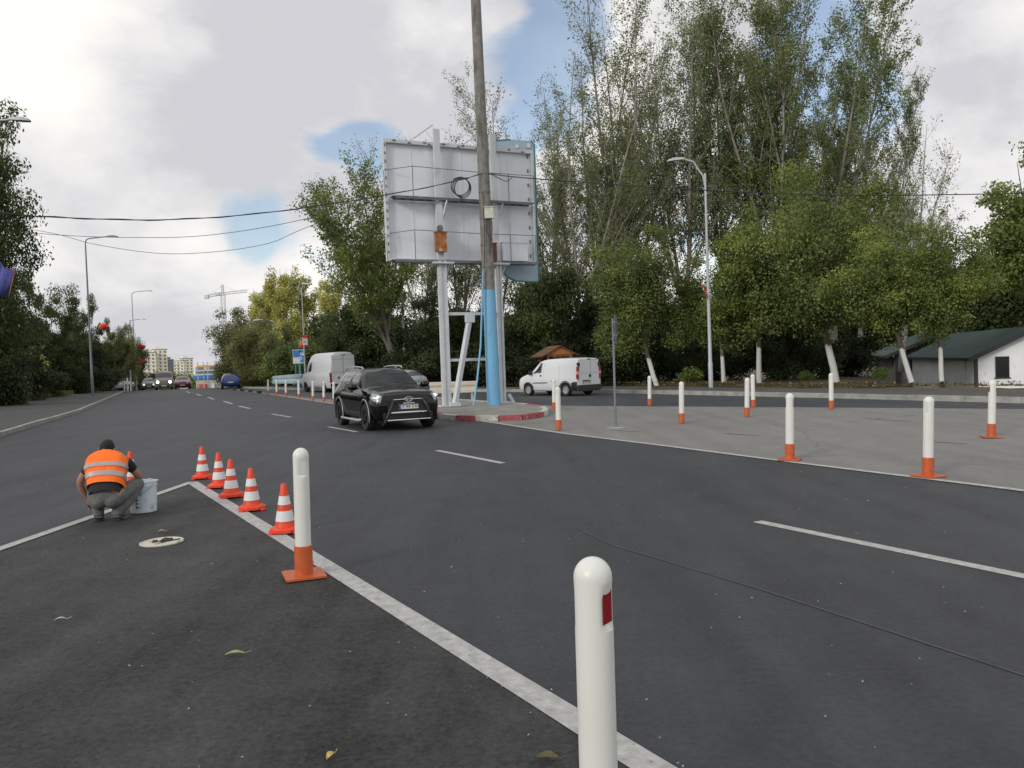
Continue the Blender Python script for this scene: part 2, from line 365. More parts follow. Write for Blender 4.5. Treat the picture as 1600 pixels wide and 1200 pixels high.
for a, b, wd in (((955, 771 * .0 + 672), (1000, 675), .09), ((1130, 677), (1185, 681), .08), ((1350, 654), (1420, 658), .1), ((1450, 690), (1510, 694), .07), ((800, 664), (850, 661), .08), ((370, 628), (470, 621), .14), ((380, 634), (480, 625), .10)):
    ribbon('faint_marking', [G(*a), G(*b)], wd, .012, m_faint)
# joint between two asphalt passes
ribbon('asphalt_joint', [G(900, 826), G(960, 853), G(1200, 925), G(1400, 990), G(1600, 1056), G(1800, 1124)], .022, .004, m_patch)

def kerb(name, pts, h=.13, wd=.16, z0=0.0, mat_=None, step=1.0, mats=None):
    rs = random.Random(len(pts)); b = MB(); acc = []
    for i in range(len(pts) - 1):
        a, c = pts[i], pts[i + 1]; L_ = (c - a).length; n = max(1, round(L_ / step))
        for k in range(n): acc.append((a.lerp(c, k / n), a.lerp(c, (k + 1) / n)))
    for i, (a, c) in enumerate(acc):
        d = (c - a); L_ = d.length; ang = math.atan2(d.y, d.x)
        mid = (a + c) / 2; ja = rs.uniform(-.006, .006)
        z = zt(mid.y) + z0
        b.box((mid.x, mid.y, z + h / 2 - .05 + ja), (L_ - .012, wd, h + .1), rz=ang + rs.uniform(-.006, .006), mi=(0 if not mats else mats(i)))
    return b
kl = [Vector((KL(y), y, 0)) for y in (4, 10, 16, 22.3, 25, 27.65, 31, 35.6, 40, 45, 49.7, 55, 60, 66.7, 72, 76)]
kerb('kerb', kl).build('kerb', m_kerb)['kind'] = 'structure'
kr = [Vector((KR(y), y, 0)) for y in (8, 14, 21.4, 26.8, 31, 35.2, 38.4, 42, 46.3, 52.5, 58, 66, 76)]
kerb('kerb', kr, h=.16, wd=.2, step=1.5).build('kerb', m_kerb)['kind'] = 'structure'
BL = line([(-16, -20), (-22, 20), (-28.3, 43.7), (-31.7, 53), (-34.2, 60), (-37.2, 67), (-41, 76), (-46, 84)])
sheet('pavement', BL, lambda y: KL(y) - .07, .11, m_walk, y1=84, nx=1, zl=.12)
sheet('pavement', lambda y: KR(y) + .09, lambda y: KR(y) + 3.3 + max(0, (y - 30)) * .05, .14, m_walk, y0=-10, y1=76)

# ============================================================ TREES
m_bark = pm('bark_grey', (.13, .115, .09), rough=.95, var=.35, scale=3, bump=.5, bscale=18)
m_barkl = pm('bark_pale', (.26, .245, .21), rough=.95, var=.35, scale=2.5, bump=.4, bscale=18)
def limewash():
    m = pm('bark_limewashed', (.13, .115, .09), rough=.95, var=.35, scale=3, bump=.5, bscale=18); t = m.node_tree; b = t.nodes['Principled BSDF']
    src = b.inputs['Base Color'].links[0].from_socket
    c = t.nodes.new('ShaderNodeTexCoord'); sx = t.nodes.new('ShaderNodeSeparateXYZ'); t.links.new(c.outputs['Object'], sx.inputs[0])
    n = t.nodes.new('ShaderNodeTexNoise'); n.inputs['Scale'].default_value = 9; t.links.new(c.outputs['Object'], n.inputs['Vector'])
    a = t.nodes.new('ShaderNodeMath'); a.operation = 'MULTIPLY_ADD'; a.inputs[1].default_value = .35; t.links.new(n.outputs[0], a.inputs[0]); t.links.new(sx.outputs[2], a.inputs[2])
    l_ = t.nodes.new('ShaderNodeMath'); l_.operation = 'LESS_THAN'; l_.inputs[1].default_value = 1.75; t.links.new(a.outputs[0], l_.inputs[0])
    mi = t.nodes.new('ShaderNodeMixRGB'); t.links.new(l_.outputs[0], mi.inputs[0]); t.links.new(src, mi.inputs[1]); mi.inputs[2].default_value = (.62, .63, .62, 1)
    t.links.new(mi.outputs[0], b.inputs['Base Color']); return m
m_lime = limewash()
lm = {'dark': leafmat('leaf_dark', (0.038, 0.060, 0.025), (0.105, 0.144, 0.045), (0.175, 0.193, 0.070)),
      'mid': leafmat('leaf_mid', (0.085, 0.125, 0.042), (0.22, 0.27, 0.08), (0.36, 0.38, 0.11)),
      'fresh': leafmat('leaf_fresh', (0.09, 0.135, 0.04), (0.25, 0.31, 0.08), (0.42, 0.43, 0.12)),
      'poplar': leafmat('leaf_poplar', (0.09, 0.13, 0.045), (0.24, 0.29, 0.095), (0.36, 0.38, 0.14)),
      'sparse': leafmat('leaf_sparse', (0.10, 0.13, 0.055), (0.26, 0.30, 0.12), (0.38, 0.38, 0.17)),
      'willow': leafmat('leaf_willow', (0.11, 0.125, 0.055), (0.28, 0.285, 0.11), (0.38, 0.36, 0.15)),
      'yellow': leafmat('leaf_yellow_sunlit', (0.36, 0.37, 0.11), (0.62, 0.60, 0.19), (0.72, 0.66, 0.24), trans=.35),  # yellow leaves, brightened so the colour itself carries the sunlight on them
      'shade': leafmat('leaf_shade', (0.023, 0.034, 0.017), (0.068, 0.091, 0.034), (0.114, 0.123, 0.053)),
      'grass': leafmat('leaf_grass', (0.048, 0.056, 0.016), (0.160, 0.152, 0.056), (0.264, 0.216, 0.096)),
      'litter': leafmat('leaf_litter', (0.128, 0.080, 0.028), (0.336, 0.224, 0.080), (0.440, 0.336, 0.144), trans=.05)}

def leaves_np(C, Nrm, size, rng, aspect=.7):
    n = len(C); Nrm = Nrm / (np.linalg.norm(Nrm, axis=1, keepdims=True) + 1e-9)
    a = rng.normal(size=(n, 3)); u = a - Nrm * (a * Nrm).sum(1, keepdims=True); u /= np.linalg.norm(u, axis=1, keepdims=True) + 1e-9
    v = np.cross(Nrm, u); s_ = (size * rng.uniform(.6, 1.3, n))[:, None]
    fold = Nrm * s_ * .12
    q = np.stack([C - u * s_ * .5, C + v * s_ * .5 * aspect + fold, C + u * s_ * .5, C - v * s_ * .5 * aspect + fold], 1).reshape(-1, 3)
    return q, np.arange(4 * n).reshape(-1, 4)
def tubes_np(paths, nside):
    """paths: list of (pts (k,3), rad (k,)) -> one set of verts and quads"""
    VV = []; FF = []; o = 0
    for pts, rad in paths:
        k = len(pts); t = np.gradient(pts, axis=0); t /= np.linalg.norm(t, axis=1, keepdims=True) + 1e-9
        ref = np.array([1., 0, 0]) if abs(t[0][0]) < .8 else np.array([0, 1., 0])
        u = ref - t * (t @ ref)[:, None]; u /= np.linalg.norm(u, axis=1, keepdims=True) + 1e-9; v = np.cross(t, u)
        an = np.arange(nside) * 2 * math.pi / nside
        ring = pts[:, None] + (u[:, None] * np.cos(an)[None, :, None] + v[:, None] * np.sin(an)[None, :, None]) * rad[:, None, None]
        VV.append(ring.reshape(-1, 3))
        i, j = np.meshgrid(np.arange(k - 1), np.arange(nside), indexing='ij'); j2 = (j + 1) % nside
        FF.append((np.stack([i * nside + j, i * nside + j2, (i + 1) * nside + j2, (i + 1) * nside + j], -1).reshape(-1, 4)) + o); o += k * nside
    return np.concatenate(VV), np.concatenate(FF)
def path(rng, p, d, L_, r0, r1, seg, wob, up):
    pts = [p.copy()]; d = d / np.linalg.norm(d)
    for i in range(seg):
        d = d + rng.normal(size=3) * wob + np.array([0, 0, up]); d /= np.linalg.norm(d); p = p + d * L_ / seg; pts.append(p.copy())
    return np.array(pts), np.linspace(r0, r1, seg + 1)
def side_dir(rng, t, ang, az=None):
    az = rng.uniform(0, 2 * math.pi) if az is None else az
    ref = np.array([1., 0, 0]) if abs(t[0]) < .8 else np.array([0, 1., 0]); u = np.cross(t, ref); u /= np.linalg.norm(u); v = np.cross(t, u)
    return t * math.cos(ang) + (u * math.cos(az) + v * math.sin(az)) * math.sin(ang)

def poplar(seed, H=28, stems=4, fork=.18, spread=.24, bare=.5, leaf=.17, dens=1.0, mat_='poplar', r0=.42, lean=(0, 0), side_ang=.66, ivy=0, bare_top=1.0, nside_br=24, wash=False, bark=None):
    """tall, several rising stems with steep side branches; leaves along the twigs"""
    rng = np.random.default_rng(seed); big = []; mid = []; thin = []; LC = []
    tr, rr = path(rng, np.zeros(3), np.array([lean[0], lean[1], 1.]), H * fork, r0, r0 * .8, 6, .03, .02)
    for _s in range(stems):
        az = 2 * math.pi * (_s + rng.uniform(-.3, .3)) / stems
        sp_ = spread * rng.uniform(.5, 1.25)
        t = tr[-1] - tr[-2]; t /= np.linalg.norm(t)
        d = side_dir(rng, t, sp_, az)
        Ls = H * (1 - fork) * rng.uniform(.8, 1.02)
        pts, rad = path(rng, tr[-1] - t * rng.uniform(0, H * fork * .3), d, Ls, r0 * .42, .014, 16, .03, .02)
        big.append((pts, rad))
        for k in range(nside_br):
            f = rng.uniform(.08, .97); i = int(f * 16); q = pts[i] + (pts[i + 1] - pts[i]) * (f * 16 - i); t2 = pts[i + 1] - pts[i]; t2 /= np.linalg.norm(t2)
            Lb = H * .23 * (1.15 - f) * rng.uniform(.6, 1.3) + .8
            p2, r2 = path(rng, q, side_dir(rng, t2, side_ang * rng.uniform(.6, 1.3)), Lb, max(.014, rad[i] * .4), .007, 7, .06, .09)
            mid.append((p2, r2))
            for m in range(int(3 + Lb * 1.6)):
                g = rng.uniform(.15, 1); ii = min(6, int(g * 7)); q3 = p2[ii]; t3 = p2[ii + 1] - p2[ii]; t3 /= np.linalg.norm(t3)
                Lt = rng.uniform(.5, 1.5)
                p3, r3 = path(rng, q3, side_dir(rng, t3, rng.uniform(.35, .8)), Lt, .009, .005, 3, .1, .09)
                thin.append((p3, r3))
                hz_ = q3[2] / H
                pr = dens * (1 - bare * min(1, max(0, (hz_ - .35) / .5)) ** 1.0 * bare_top)
                nl = rng.poisson(max(0.02, pr) * 19)
                if nl:
                    tt = rng.uniform(.15, 1.05, nl); base = p3[0][None] + (p3[-1] - p3[0])[None] * tt[:, None]
                    LC.append(base + rng.normal(size=(nl, 3)) * .17)
    if ivy:
        for pts, rad in [(tr, rr)] + big:
            kk = int(ivy * 260); f = rng.uniform(0, .45, kk) * (len(pts) - 1); i = f.astype(int)
            c = pts[i] + (pts[i + 1] - pts[i]) * (f - i)[:, None]; LC.append(c + rng.normal(size=(kk, 3)) * .42)
    C = np.concatenate(LC) if LC else np.zeros((1, 3))
    nrm = rng.normal(size=C.shape) + np.array([0, 0, .3])
    bk = bark or m_bark
    V1, F1 = tubes_np([(tr, rr)], 9); V2, F2 = tubes_np(big, 6); V3, F3 = tubes_np(mid, 4); V4, F4 = tubes_np(thin, 3)
    VL, FL = leaves_np(C, nrm, leaf, rng)
    root = thing('poplar_tree', 'x', 'tree')
    npmesh('trunk', V1, F1, m_lime if wash else bk, root, True)
    Vb = np.concatenate([V2, V3, V4]); Fb = np.concatenate([F2, F3 + len(V2), F4 + len(V2) + len(V3)])
    npmesh('branches', Vb, Fb, bk, root, True)
    npmesh('crown', VL, FL, lm[mat_], root)
    root['H'] = H
    return root

def blobtree(seed, H, rad, z0=.3, clumps=60, per=330, leaf=.17, mat_='mid', trunk_r=.16, wash=False, lean=(0, 0), crook=.06, name='broadleaf_tree', flat_=.75, inner=.35, limbs=14, bark=None, droop=0, columnar=0, fork2=False, crs=(.22, .36)):
    """broad crown of leaf clumps carried by limbs"""
    rng = np.random.default_rng(seed); zc = H * (1 + z0) / 2; zr = H * (1 - z0) / 2
    tr, rr = path(rng, np.zeros(3), np.array([lean[0], lean[1], 1.]), H * max(.2, z0 + .18), trunk_r, trunk_r * .6, 7, crook, .05)
    top = tr[-1]; cx, cy = tr[-1][0], tr[-1][1]
    cl = []; cr_ = []; br = []; nl_ = max(6, clumps // 4); ctr_ = np.array([cx, cy, zc])
    for i in range(nl_):
        d = rng.normal(size=3); d /= np.linalg.norm(d); d[2] = d[2] * 1.0; q = rng.uniform(.62, 1.18) * (1 if i % 3 else rng.uniform(.45, .8))
        taper = 1.0 if not columnar else 1 - columnar * max(0, d[2])
        tip = ctr_ + np.array([d[0] * rad * q * taper, d[1] * rad * q * taper, d[2] * zr * min(q, 1.02)])
        st = tr[rng.integers(4, 8)]; midp = (st + tip) / 2 + rng.normal(size=3) * .12 * rad - np.array([0, 0, .05 * H])
        n = 8; tt = np.linspace(0, 1, n)[:, None]; pts = st * (1 - tt) ** 2 + 2 * midp * tt * (1 - tt) + tip * tt ** 2
        if i < limbs: br.append((pts, np.linspace(trunk_r * .42, .012, n)))
        for k in range(5):
            f = rng.uniform(.35, 1.0); c = st * (1 - f) ** 2 + 2 * midp * f * (1 - f) + tip * f ** 2 + rng.normal(size=3) * rad * .13
            cl.append(c); cr_.append(rad * rng.uniform(crs[0], crs[1]) * (1.12 - .45 * f))
    cl = np.array(cl); cr_ = np.array(cr_)
    LC = []; LN = []
    for c, r_ in zip(cl, cr_):
        n = int(per * rng.uniform(.55, 1.15)); d = rng.normal(size=(n, 3)); d /= np.linalg.norm(d, axis=1, keepdims=True)
        q = rng.uniform(.25, 1.12, (n, 1)) ** .6
        # wisps: some leaves drift off the clump
        w3 = rng.normal(size=3) * .25 + 1; pos = c + d * q * r_ * np.array([1.15, 1.15, flat_]) * np.clip(w3, .6, 1.5) + rng.normal(size=(n, 3)) * .10
        if droop: pos[:, 2] -= rng.uniform(0, droop, n) ** 2 * r_ * 2
        LC.append(pos); LN.append(d * .8 + rng.normal(size=(n, 3)) * .55 + np.array([0, 0, .45]))
    C = np.concatenate(LC); C = C[C[:, 2] > .03] if False else C
    NN = np.concatenate(LN); C[:, 2] = np.maximum(C[:, 2], .05)
    VL, FL = leaves_np(C, NN, leaf, rng)
    root = thing(name, 'x', 'tree')
    V1, F1 = tubes_np([(tr, rr)], 9); npmesh('trunk', V1, F1, m_lime if wash else (bark or m_bark), root, True)
    if limbs:
        V2, F2 = tubes_np(br, 5); npmesh('branches', V2, F2, bark or m_bark, root, True)
    npmesh('crown', VL, FL, lm[mat_], root); root['H'] = H
    return root
used = set()
def place(proto, px, Y, H, rz, label, group, dz=0, sx=1.0, x=None, name=None):
    o = proto if id(proto) not in used else copy_tree(proto); used.add(id(proto))
    g = XY(px, Y); s_ = H / proto['H']
    o.location = (g.x if x is None else x, Y, zt(Y) - .08 + dz); o.rotation_euler.z = rz; o.scale = (s_ * sx, s_ * sx, s_)
    o['label'] = label; o['group'] = group
    if name: o.name = name
    return o
GP = 'tall poplars beyond the far pavement'
m_bkm = pm('bark_mid', (.27, .25, .215), rough=.95, var=.35, scale=2.5, bump=.4, bscale=18)
popA = poplar(11, 28, 4, .22, .30, bare=.52, dens=1.35, mat_='sparse', r0=.36, leaf=.14, nside_br=30, ivy=.9, bark=m_bkm)
popB = poplar(12, 30, 5, .22, .30, bare=.28, dens=1.6, mat_='poplar', r0=.38, leaf=.145, nside_br=32, ivy=1.3, bark=m_bkm)
popC = poplar(13, 22, 4, .2, .25, bare=.80, dens=1.1, mat_='sparse', r0=.30, leaf=.15, bark=m_barkl)
popD = poplar(14, 30, 6, .20, .40, bare=.12, dens=1.6, mat_='poplar', r0=.40, leaf=.155, nside_br=36, ivy=1.5, bark=m_bkm)
popE = poplar(15, 17, 5, .22, .46, bare=.0, dens=1.7, mat_='fresh', r0=.3, leaf=.16, lean=(-.40, 0), nside_br=28)
place(popC, 655, 66, 21, .4, 'nearly bare poplar rising just left of the billboard posts, thin twigs above the board', GP)
place(popC, 725, 68, 21.5, 2.1, 'nearly bare pale poplar directly behind the billboard and concrete pole', GP)
place(popC, 790, 64, 22.5, 3.9, 'nearly bare poplar behind the right edge of the billboard', GP)
place(popA, 868, 60, 24.5, .9, 'sparse poplar just right of the billboard, its bare tips against the blue gap', GP)
place(popA, 905, 56, 25, 4.2, 'forked sparse poplar standing behind the wooden shelter', GP)
place(popA, 942, 66, 29.5, 3.0, 'tall thin poplar between the shelter and the very tall ones', GP)
place(popA, 985, 62, 31, 2.2, 'very tall thin-leaved poplar rising between the shelter and the street lamp', GP)
place(popA, 1072, 60, 31.5, 5.4, 'very tall dark-stemmed poplar behind the curved arm of the right street lamp', GP)
place(popB, 1140, 64, 33, .3, 'very tall poplar just right of the right-hand street lamp', GP)
place(popB, 1215, 61, 33, 3.3, 'very tall half-leafed poplar left of the wide leafy one', GP)
place(popD, 1300, 62, 33, 1.2, 'widest and leafiest of the tall poplars, spreading to the right against pale sky', GP)
place(popD, 1346, 66, 27.5, 3.6, 'leafy poplar leaning right beyond the widest poplar', GP, sx=.66)
place(popC, 1408, 58, 19, .2, 'small thin poplar with airy twigs right of the widest poplar', GP)
place(popE, 640, 52, 16.8, 0, 'leafy poplar leaning left from behind the billboard', GP)

GA = 'green trees along the far pavement'
acaA = blobtree(21, 10, 3.6, z0=.26, clumps=92, per=478, leaf=.122, mat_='mid', wash=True, trunk_r=.15, lean=(-.32, 0), crook=.05, droop=.6, crs=(.17, .33))
acaB = blobtree(22, 10, 4.2, z0=.28, clumps=110, per=478, leaf=.122, mat_='mid', wash=True, trunk_r=.17, lean=(-.10, 0), droop=.6, crs=(.16, .30))
acaC = blobtree(23, 8.5, 2.8, z0=.26, clumps=64, per=435, leaf=.122, mat_='fresh', wash=True, trunk_r=.13, lean=(.03, 0), crook=.03, droop=.5, crs=(.17, .32))
acaD = blobtree(29, 9, 3.4, z0=.30, clumps=80, per=377, leaf=.122, mat_='fresh', wash=True, trunk_r=.14, lean=(-.28, .05), crook=.05, droop=.5, crs=(.15, .28), inner=.3)
place(acaA, 1026, 46, 10.2, 0, 'round green tree with leaning limewashed trunk, right of the white van', GA)
place(acaC, 1130, 46, 8.6, 1.0, 'yellow-green young tree behind the right-hand street lamp', GA)
place(acaC, 1186, 45, 11.0, 4.0, 'green tree with straight limewashed trunk behind the pair of close bollards', GA, sx=.95)
place(acaB, 1306, 43, 12.6, 0, 'large green tree with a bent limewashed trunk behind the farthest bollard', GA, sx=.95)
place(acaD, 1424, 39, 9.6, 0, 'green tree with slanting limewashed trunk left of the white house', GA, sx=.9)
place(acaC, 1471, 39, 8.8, 2.0, 'tree with upright limewashed trunk in front of the white house wall', GA, sx=.9)
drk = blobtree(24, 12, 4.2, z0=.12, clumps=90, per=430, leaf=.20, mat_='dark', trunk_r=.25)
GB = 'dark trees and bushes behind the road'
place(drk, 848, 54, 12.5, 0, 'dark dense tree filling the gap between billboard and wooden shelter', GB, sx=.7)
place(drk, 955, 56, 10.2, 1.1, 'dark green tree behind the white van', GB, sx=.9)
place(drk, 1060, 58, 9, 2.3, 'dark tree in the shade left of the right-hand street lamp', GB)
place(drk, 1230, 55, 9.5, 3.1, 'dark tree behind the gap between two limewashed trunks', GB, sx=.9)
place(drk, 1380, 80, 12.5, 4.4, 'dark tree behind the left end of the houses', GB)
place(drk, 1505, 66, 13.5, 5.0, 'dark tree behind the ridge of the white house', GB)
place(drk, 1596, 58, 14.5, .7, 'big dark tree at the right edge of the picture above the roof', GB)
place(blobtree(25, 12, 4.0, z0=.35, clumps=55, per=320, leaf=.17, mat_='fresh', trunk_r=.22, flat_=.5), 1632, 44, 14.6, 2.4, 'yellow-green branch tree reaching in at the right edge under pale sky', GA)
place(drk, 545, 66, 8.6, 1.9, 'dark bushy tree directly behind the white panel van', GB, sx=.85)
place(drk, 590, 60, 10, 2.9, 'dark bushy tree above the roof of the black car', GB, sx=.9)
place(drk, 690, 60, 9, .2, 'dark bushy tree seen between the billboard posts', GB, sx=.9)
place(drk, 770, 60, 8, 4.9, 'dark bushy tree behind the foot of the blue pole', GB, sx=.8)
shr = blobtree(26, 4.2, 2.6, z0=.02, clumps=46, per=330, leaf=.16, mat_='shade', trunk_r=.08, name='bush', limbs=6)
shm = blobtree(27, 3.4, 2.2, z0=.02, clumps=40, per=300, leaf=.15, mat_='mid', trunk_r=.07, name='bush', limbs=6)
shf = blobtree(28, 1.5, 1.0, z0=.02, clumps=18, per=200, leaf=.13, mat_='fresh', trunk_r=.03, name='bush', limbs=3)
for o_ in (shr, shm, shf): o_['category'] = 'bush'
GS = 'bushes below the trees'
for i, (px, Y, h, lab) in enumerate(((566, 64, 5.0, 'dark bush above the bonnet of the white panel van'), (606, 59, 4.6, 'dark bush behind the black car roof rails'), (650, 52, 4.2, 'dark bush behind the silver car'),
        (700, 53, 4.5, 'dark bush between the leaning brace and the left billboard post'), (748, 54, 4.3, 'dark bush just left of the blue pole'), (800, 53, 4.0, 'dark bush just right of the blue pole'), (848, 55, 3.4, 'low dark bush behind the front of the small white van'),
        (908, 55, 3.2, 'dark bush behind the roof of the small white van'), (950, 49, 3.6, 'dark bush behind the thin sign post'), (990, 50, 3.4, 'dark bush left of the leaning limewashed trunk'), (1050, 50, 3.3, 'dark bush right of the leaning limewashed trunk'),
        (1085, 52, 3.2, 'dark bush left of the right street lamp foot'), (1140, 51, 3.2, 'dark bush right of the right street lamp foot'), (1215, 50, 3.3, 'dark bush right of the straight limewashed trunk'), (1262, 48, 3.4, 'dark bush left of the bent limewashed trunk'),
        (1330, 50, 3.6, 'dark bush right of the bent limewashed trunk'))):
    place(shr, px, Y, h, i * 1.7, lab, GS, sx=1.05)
place(shm, 545, 68, 4.2, .3, 'green bush behind the windscreen of the white panel van', GS)
place(shm, 500, 72, 5.0, 1.3, 'green bush right of the blue direction sign', GS)
place(shm, 448, 76, 4.6, 2.3, 'green bush above the pale blue guard rail', GS)
place(shf, 1080, 46, 1.2, .3, 'small bright green bush left of the street lamp base', GS)
place(shf, 1378, 42, .8, 1.3, 'small bright weed bush beside the slanting limewashed trunk', GS)
place(shf, 1262, 46, .7, 2.1, 'small bright weed bush between two limewashed trunks', GS)
# behind the crest, centre-left
wil = blobtree(31, 10, 4.0, z0=.03, clumps=190, per=300, leaf=.22, mat_='willow', trunk_r=.3, droop=.8, inner=.5)
GW = 'trees over the crest of the road'
place(wil, 378, 88, 9.6, 0, 'round-topped olive tree right of the distant shops', GW, sx=.82)
place(wil, 402, 80, 7.6, 1.7, 'olive tree behind the lamp post right of the blue car', GW, sx=.8)
place(wil, 436, 84, 5.4, 2.6, 'lower olive tree behind the blue direction sign', GW, sx=.75)
place(drk, 446, 94, 8.6, 2.2, 'dark tree in shade between the olive trees and the yellow poplars', GW, sx=.45)
yel = blobtree(32, 17, 2.6, z0=.15, clumps=60, per=260, leaf=.24, mat_='yellow', trunk_r=.25, flat_=1.7, columnar=.4, name='poplar_tree', inner=.3)
GY = 'yellow-green poplars behind the olive trees'
for i, (px, Y, h, lab) in enumerate(((400, 118, 16.4, 'leftmost sunlit yellow poplar, above the olive trees'), (428, 112, 17.4, 'second sunlit yellow poplar from the left'), (455, 108, 17.6, 'sunlit yellow poplar left of the flag pole'), (484, 112, 18.0, 'sunlit yellow poplar right of the flag pole'), (514, 104, 15.6, 'rightmost sunlit yellow poplar, beside the dark trees'))):
    place(yel, px, Y, h, i * 1.3, lab, GY, dz=.3, sx=1.15)
# left side
GL = 'trees along the left pavement'
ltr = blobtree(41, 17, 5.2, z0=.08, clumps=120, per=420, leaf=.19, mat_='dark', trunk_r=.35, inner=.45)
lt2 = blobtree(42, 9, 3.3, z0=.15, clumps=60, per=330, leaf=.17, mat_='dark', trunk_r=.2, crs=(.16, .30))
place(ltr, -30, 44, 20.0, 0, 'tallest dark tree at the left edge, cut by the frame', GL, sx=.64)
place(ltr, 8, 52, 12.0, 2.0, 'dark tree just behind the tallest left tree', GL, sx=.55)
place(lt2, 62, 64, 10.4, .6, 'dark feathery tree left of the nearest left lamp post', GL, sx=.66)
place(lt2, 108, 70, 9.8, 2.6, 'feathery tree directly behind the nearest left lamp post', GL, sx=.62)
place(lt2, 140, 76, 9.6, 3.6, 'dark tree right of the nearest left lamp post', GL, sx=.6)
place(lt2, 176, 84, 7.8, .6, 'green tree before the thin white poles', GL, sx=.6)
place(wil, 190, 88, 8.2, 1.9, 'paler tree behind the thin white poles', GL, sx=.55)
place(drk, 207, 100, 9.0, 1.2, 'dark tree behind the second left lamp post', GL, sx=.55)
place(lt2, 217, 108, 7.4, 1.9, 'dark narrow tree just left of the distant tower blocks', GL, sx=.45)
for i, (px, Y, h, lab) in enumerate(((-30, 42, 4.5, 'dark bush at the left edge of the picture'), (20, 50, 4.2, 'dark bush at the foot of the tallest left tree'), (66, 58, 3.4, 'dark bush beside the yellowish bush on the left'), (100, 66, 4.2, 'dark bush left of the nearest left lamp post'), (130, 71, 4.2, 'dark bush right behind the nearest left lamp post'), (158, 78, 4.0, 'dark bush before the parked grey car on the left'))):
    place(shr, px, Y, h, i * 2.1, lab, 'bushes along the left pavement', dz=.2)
place(blobtree(43, 3, 1.5, z0=.1, clumps=26, per=220, leaf=.17, mat_='yellow', trunk_r=.05, name='bush', limbs=5), 44, 56, 4.2, 0, 'yellowish sunlit bush left of the nearest left lamp post', 'bushes along the left pavement', dz=.2)
place(shm, 150, 79, 3.0, 0, 'green bush at the left pavement end', 'bushes along the left pavement', dz=.2)
# far tree masses closing the view (nobody could count them)
def farwood(name, spots, mat_, seed, leaf=.5, per=500):
    rng = np.random.default_rng(seed); C = []
    for px, Y, h, r_ in spots:
        g = XY(px, Y)
        for k in range(9):
            c = np.array([g.x + rng.normal() * r_ * .5, Y + rng.normal() * r_ * .4, zt(Y) + rng.uniform(.15, .8) * h]); d = rng.normal(size=(per, 3)); d /= np.linalg.norm(d, axis=1, keepdims=True)
            C.append(c + d * rng.uniform(.5, 1, (per, 1)) * np.array([r_ * .5, r_ * .5, h * .25]))
    C = np.concatenate(C); C[:, 2] = np.maximum(C[:, 2], -40)
    V_, F_ = leaves_np(C, rng.normal(size=C.shape) + np.array([0, -.5, .5]), leaf, rng)
    return tag(npmesh(name, V_, F_, lm[mat_]), 'distant green tree belt behind the road crest' if mat_ == 'willow' else 'dark wood closing the view behind the roadside trees', 'far wood', kind='stuff')
farwood('distant_trees', [(x_, 230 + (x_ * 7) % 60, 5.2 + (x_ * 13) % 3, 6) for x_ in range(205, 345, 11)], 'mid', 3, leaf=.6, per=200)
farwood('distant_wood', [(x_, 82 + (x_ * 7) % 20, 6.5 + (x_ * 13) % 3, 4.5) for x_ in range(530, 1640, 26)], 'shade', 4, leaf=.42, per=420)
farwood('distant_wood', [(x_, 90 + (x_ * 7) % 20, 5 + (x_ * 13) % 3, 4.5) for x_ in range(-120, 190, 24)], 'shade', 5, leaf=.42, per=420)

# verge: grass tufts and fallen leaves
rng = np.random.default_rng(8)
def scatter(n, fx, upright, size, mat_, name, label, cat, wide=.12):
    C = []; 
    while len(C) < n:
        p = fx();
        if p is not None: C.append(p)
    C = np.array(C)
    if upright:
        a = rng.uniform(0, 2 * math.pi, n); nr = np.stack([np.cos(a), np.sin(a), rng.normal(size=n) * .2], 1); ln = size * rng.uniform(.5, 1.4, n)
        u = np.stack([-np.sin(a), np.cos(a), np.zeros(n)], 1) * (ln * wide)[:, None]; tip = C + np.stack([np.cos(a) * .3 * ln, np.sin(a) * .3 * ln, ln], 1)
        V_ = np.stack([C - u, C + u, tip + u * .2, tip - u * .2], 1).reshape(-1, 3); F_ = np.arange(4 * n).reshape(-1, 4)
    else:
        V_, F_ = leaves_np(C, rng.normal(size=(n, 3)) * .35 + np.array([0, 0, 1]), size, rng)
    return tag(npmesh(name, V_, F_, lm[mat_]), label, cat, kind='stuff')
def vergeR():
    x = rng.uniform(-8, 30); wb = walk_back(x); y = wb + abs(rng.normal()) * 2.2 - .05
    if y > 76 or (x > 16 and y > wb + .9): return None
    return (x, y, gz(x, y) + .04)
scatter(9000, vergeR, True, .12, 'grass', 'grass', 'dry grass and weeds along the back of the far pavement', 'grass')
def KR_y(x):
    return walk_back(x) - .15
def litterR():
    x = rng.uniform(-6, 24); y = walk_back(x) + rng.normal() * (.9 if x < 16 else .35) + .4
    if x > 16 and y > walk_back(x) + .9: return None
    return (x, y, (.155 if y < KR_y(x) else gz(x, y) + .05)) if y < 60 else None
scatter(5200, litterR, False, .12, 'litter', 'fallen_leaves', 'fallen orange leaves on the strip behind the far pavement', 'leaves')
def vergeL():
    y = rng.uniform(20, 78); x = BL(y) - abs(rng.normal()) * 1.0 + .15
    return (x, y, .2 + zt(y))
scatter(7000, vergeL, True, .3, 'grass', 'grass', 'dry grass at the back edge of the left pavement', 'grass')
bank = MB()
V = []; F = []; yy = [-20, 0, 20, 30, 40, 50, 60, 70, 76, 84, 92, 105]
for y in yy: V += [(BL(y) + .1, y, zt(y) + .225), (BL(y) - 1.5, y, zt(y) + .30), (BL(y) - 14, y, zt(y) + .5)]
for j in range(len(yy) - 1):
    for i in range(2): F.append((3 * j + i + 1, 3 * j + i, 3 * j + i + 3, 3 * j + i + 4))
tag(npmesh('grass_bank', V, F, m_grass), kind='structure')
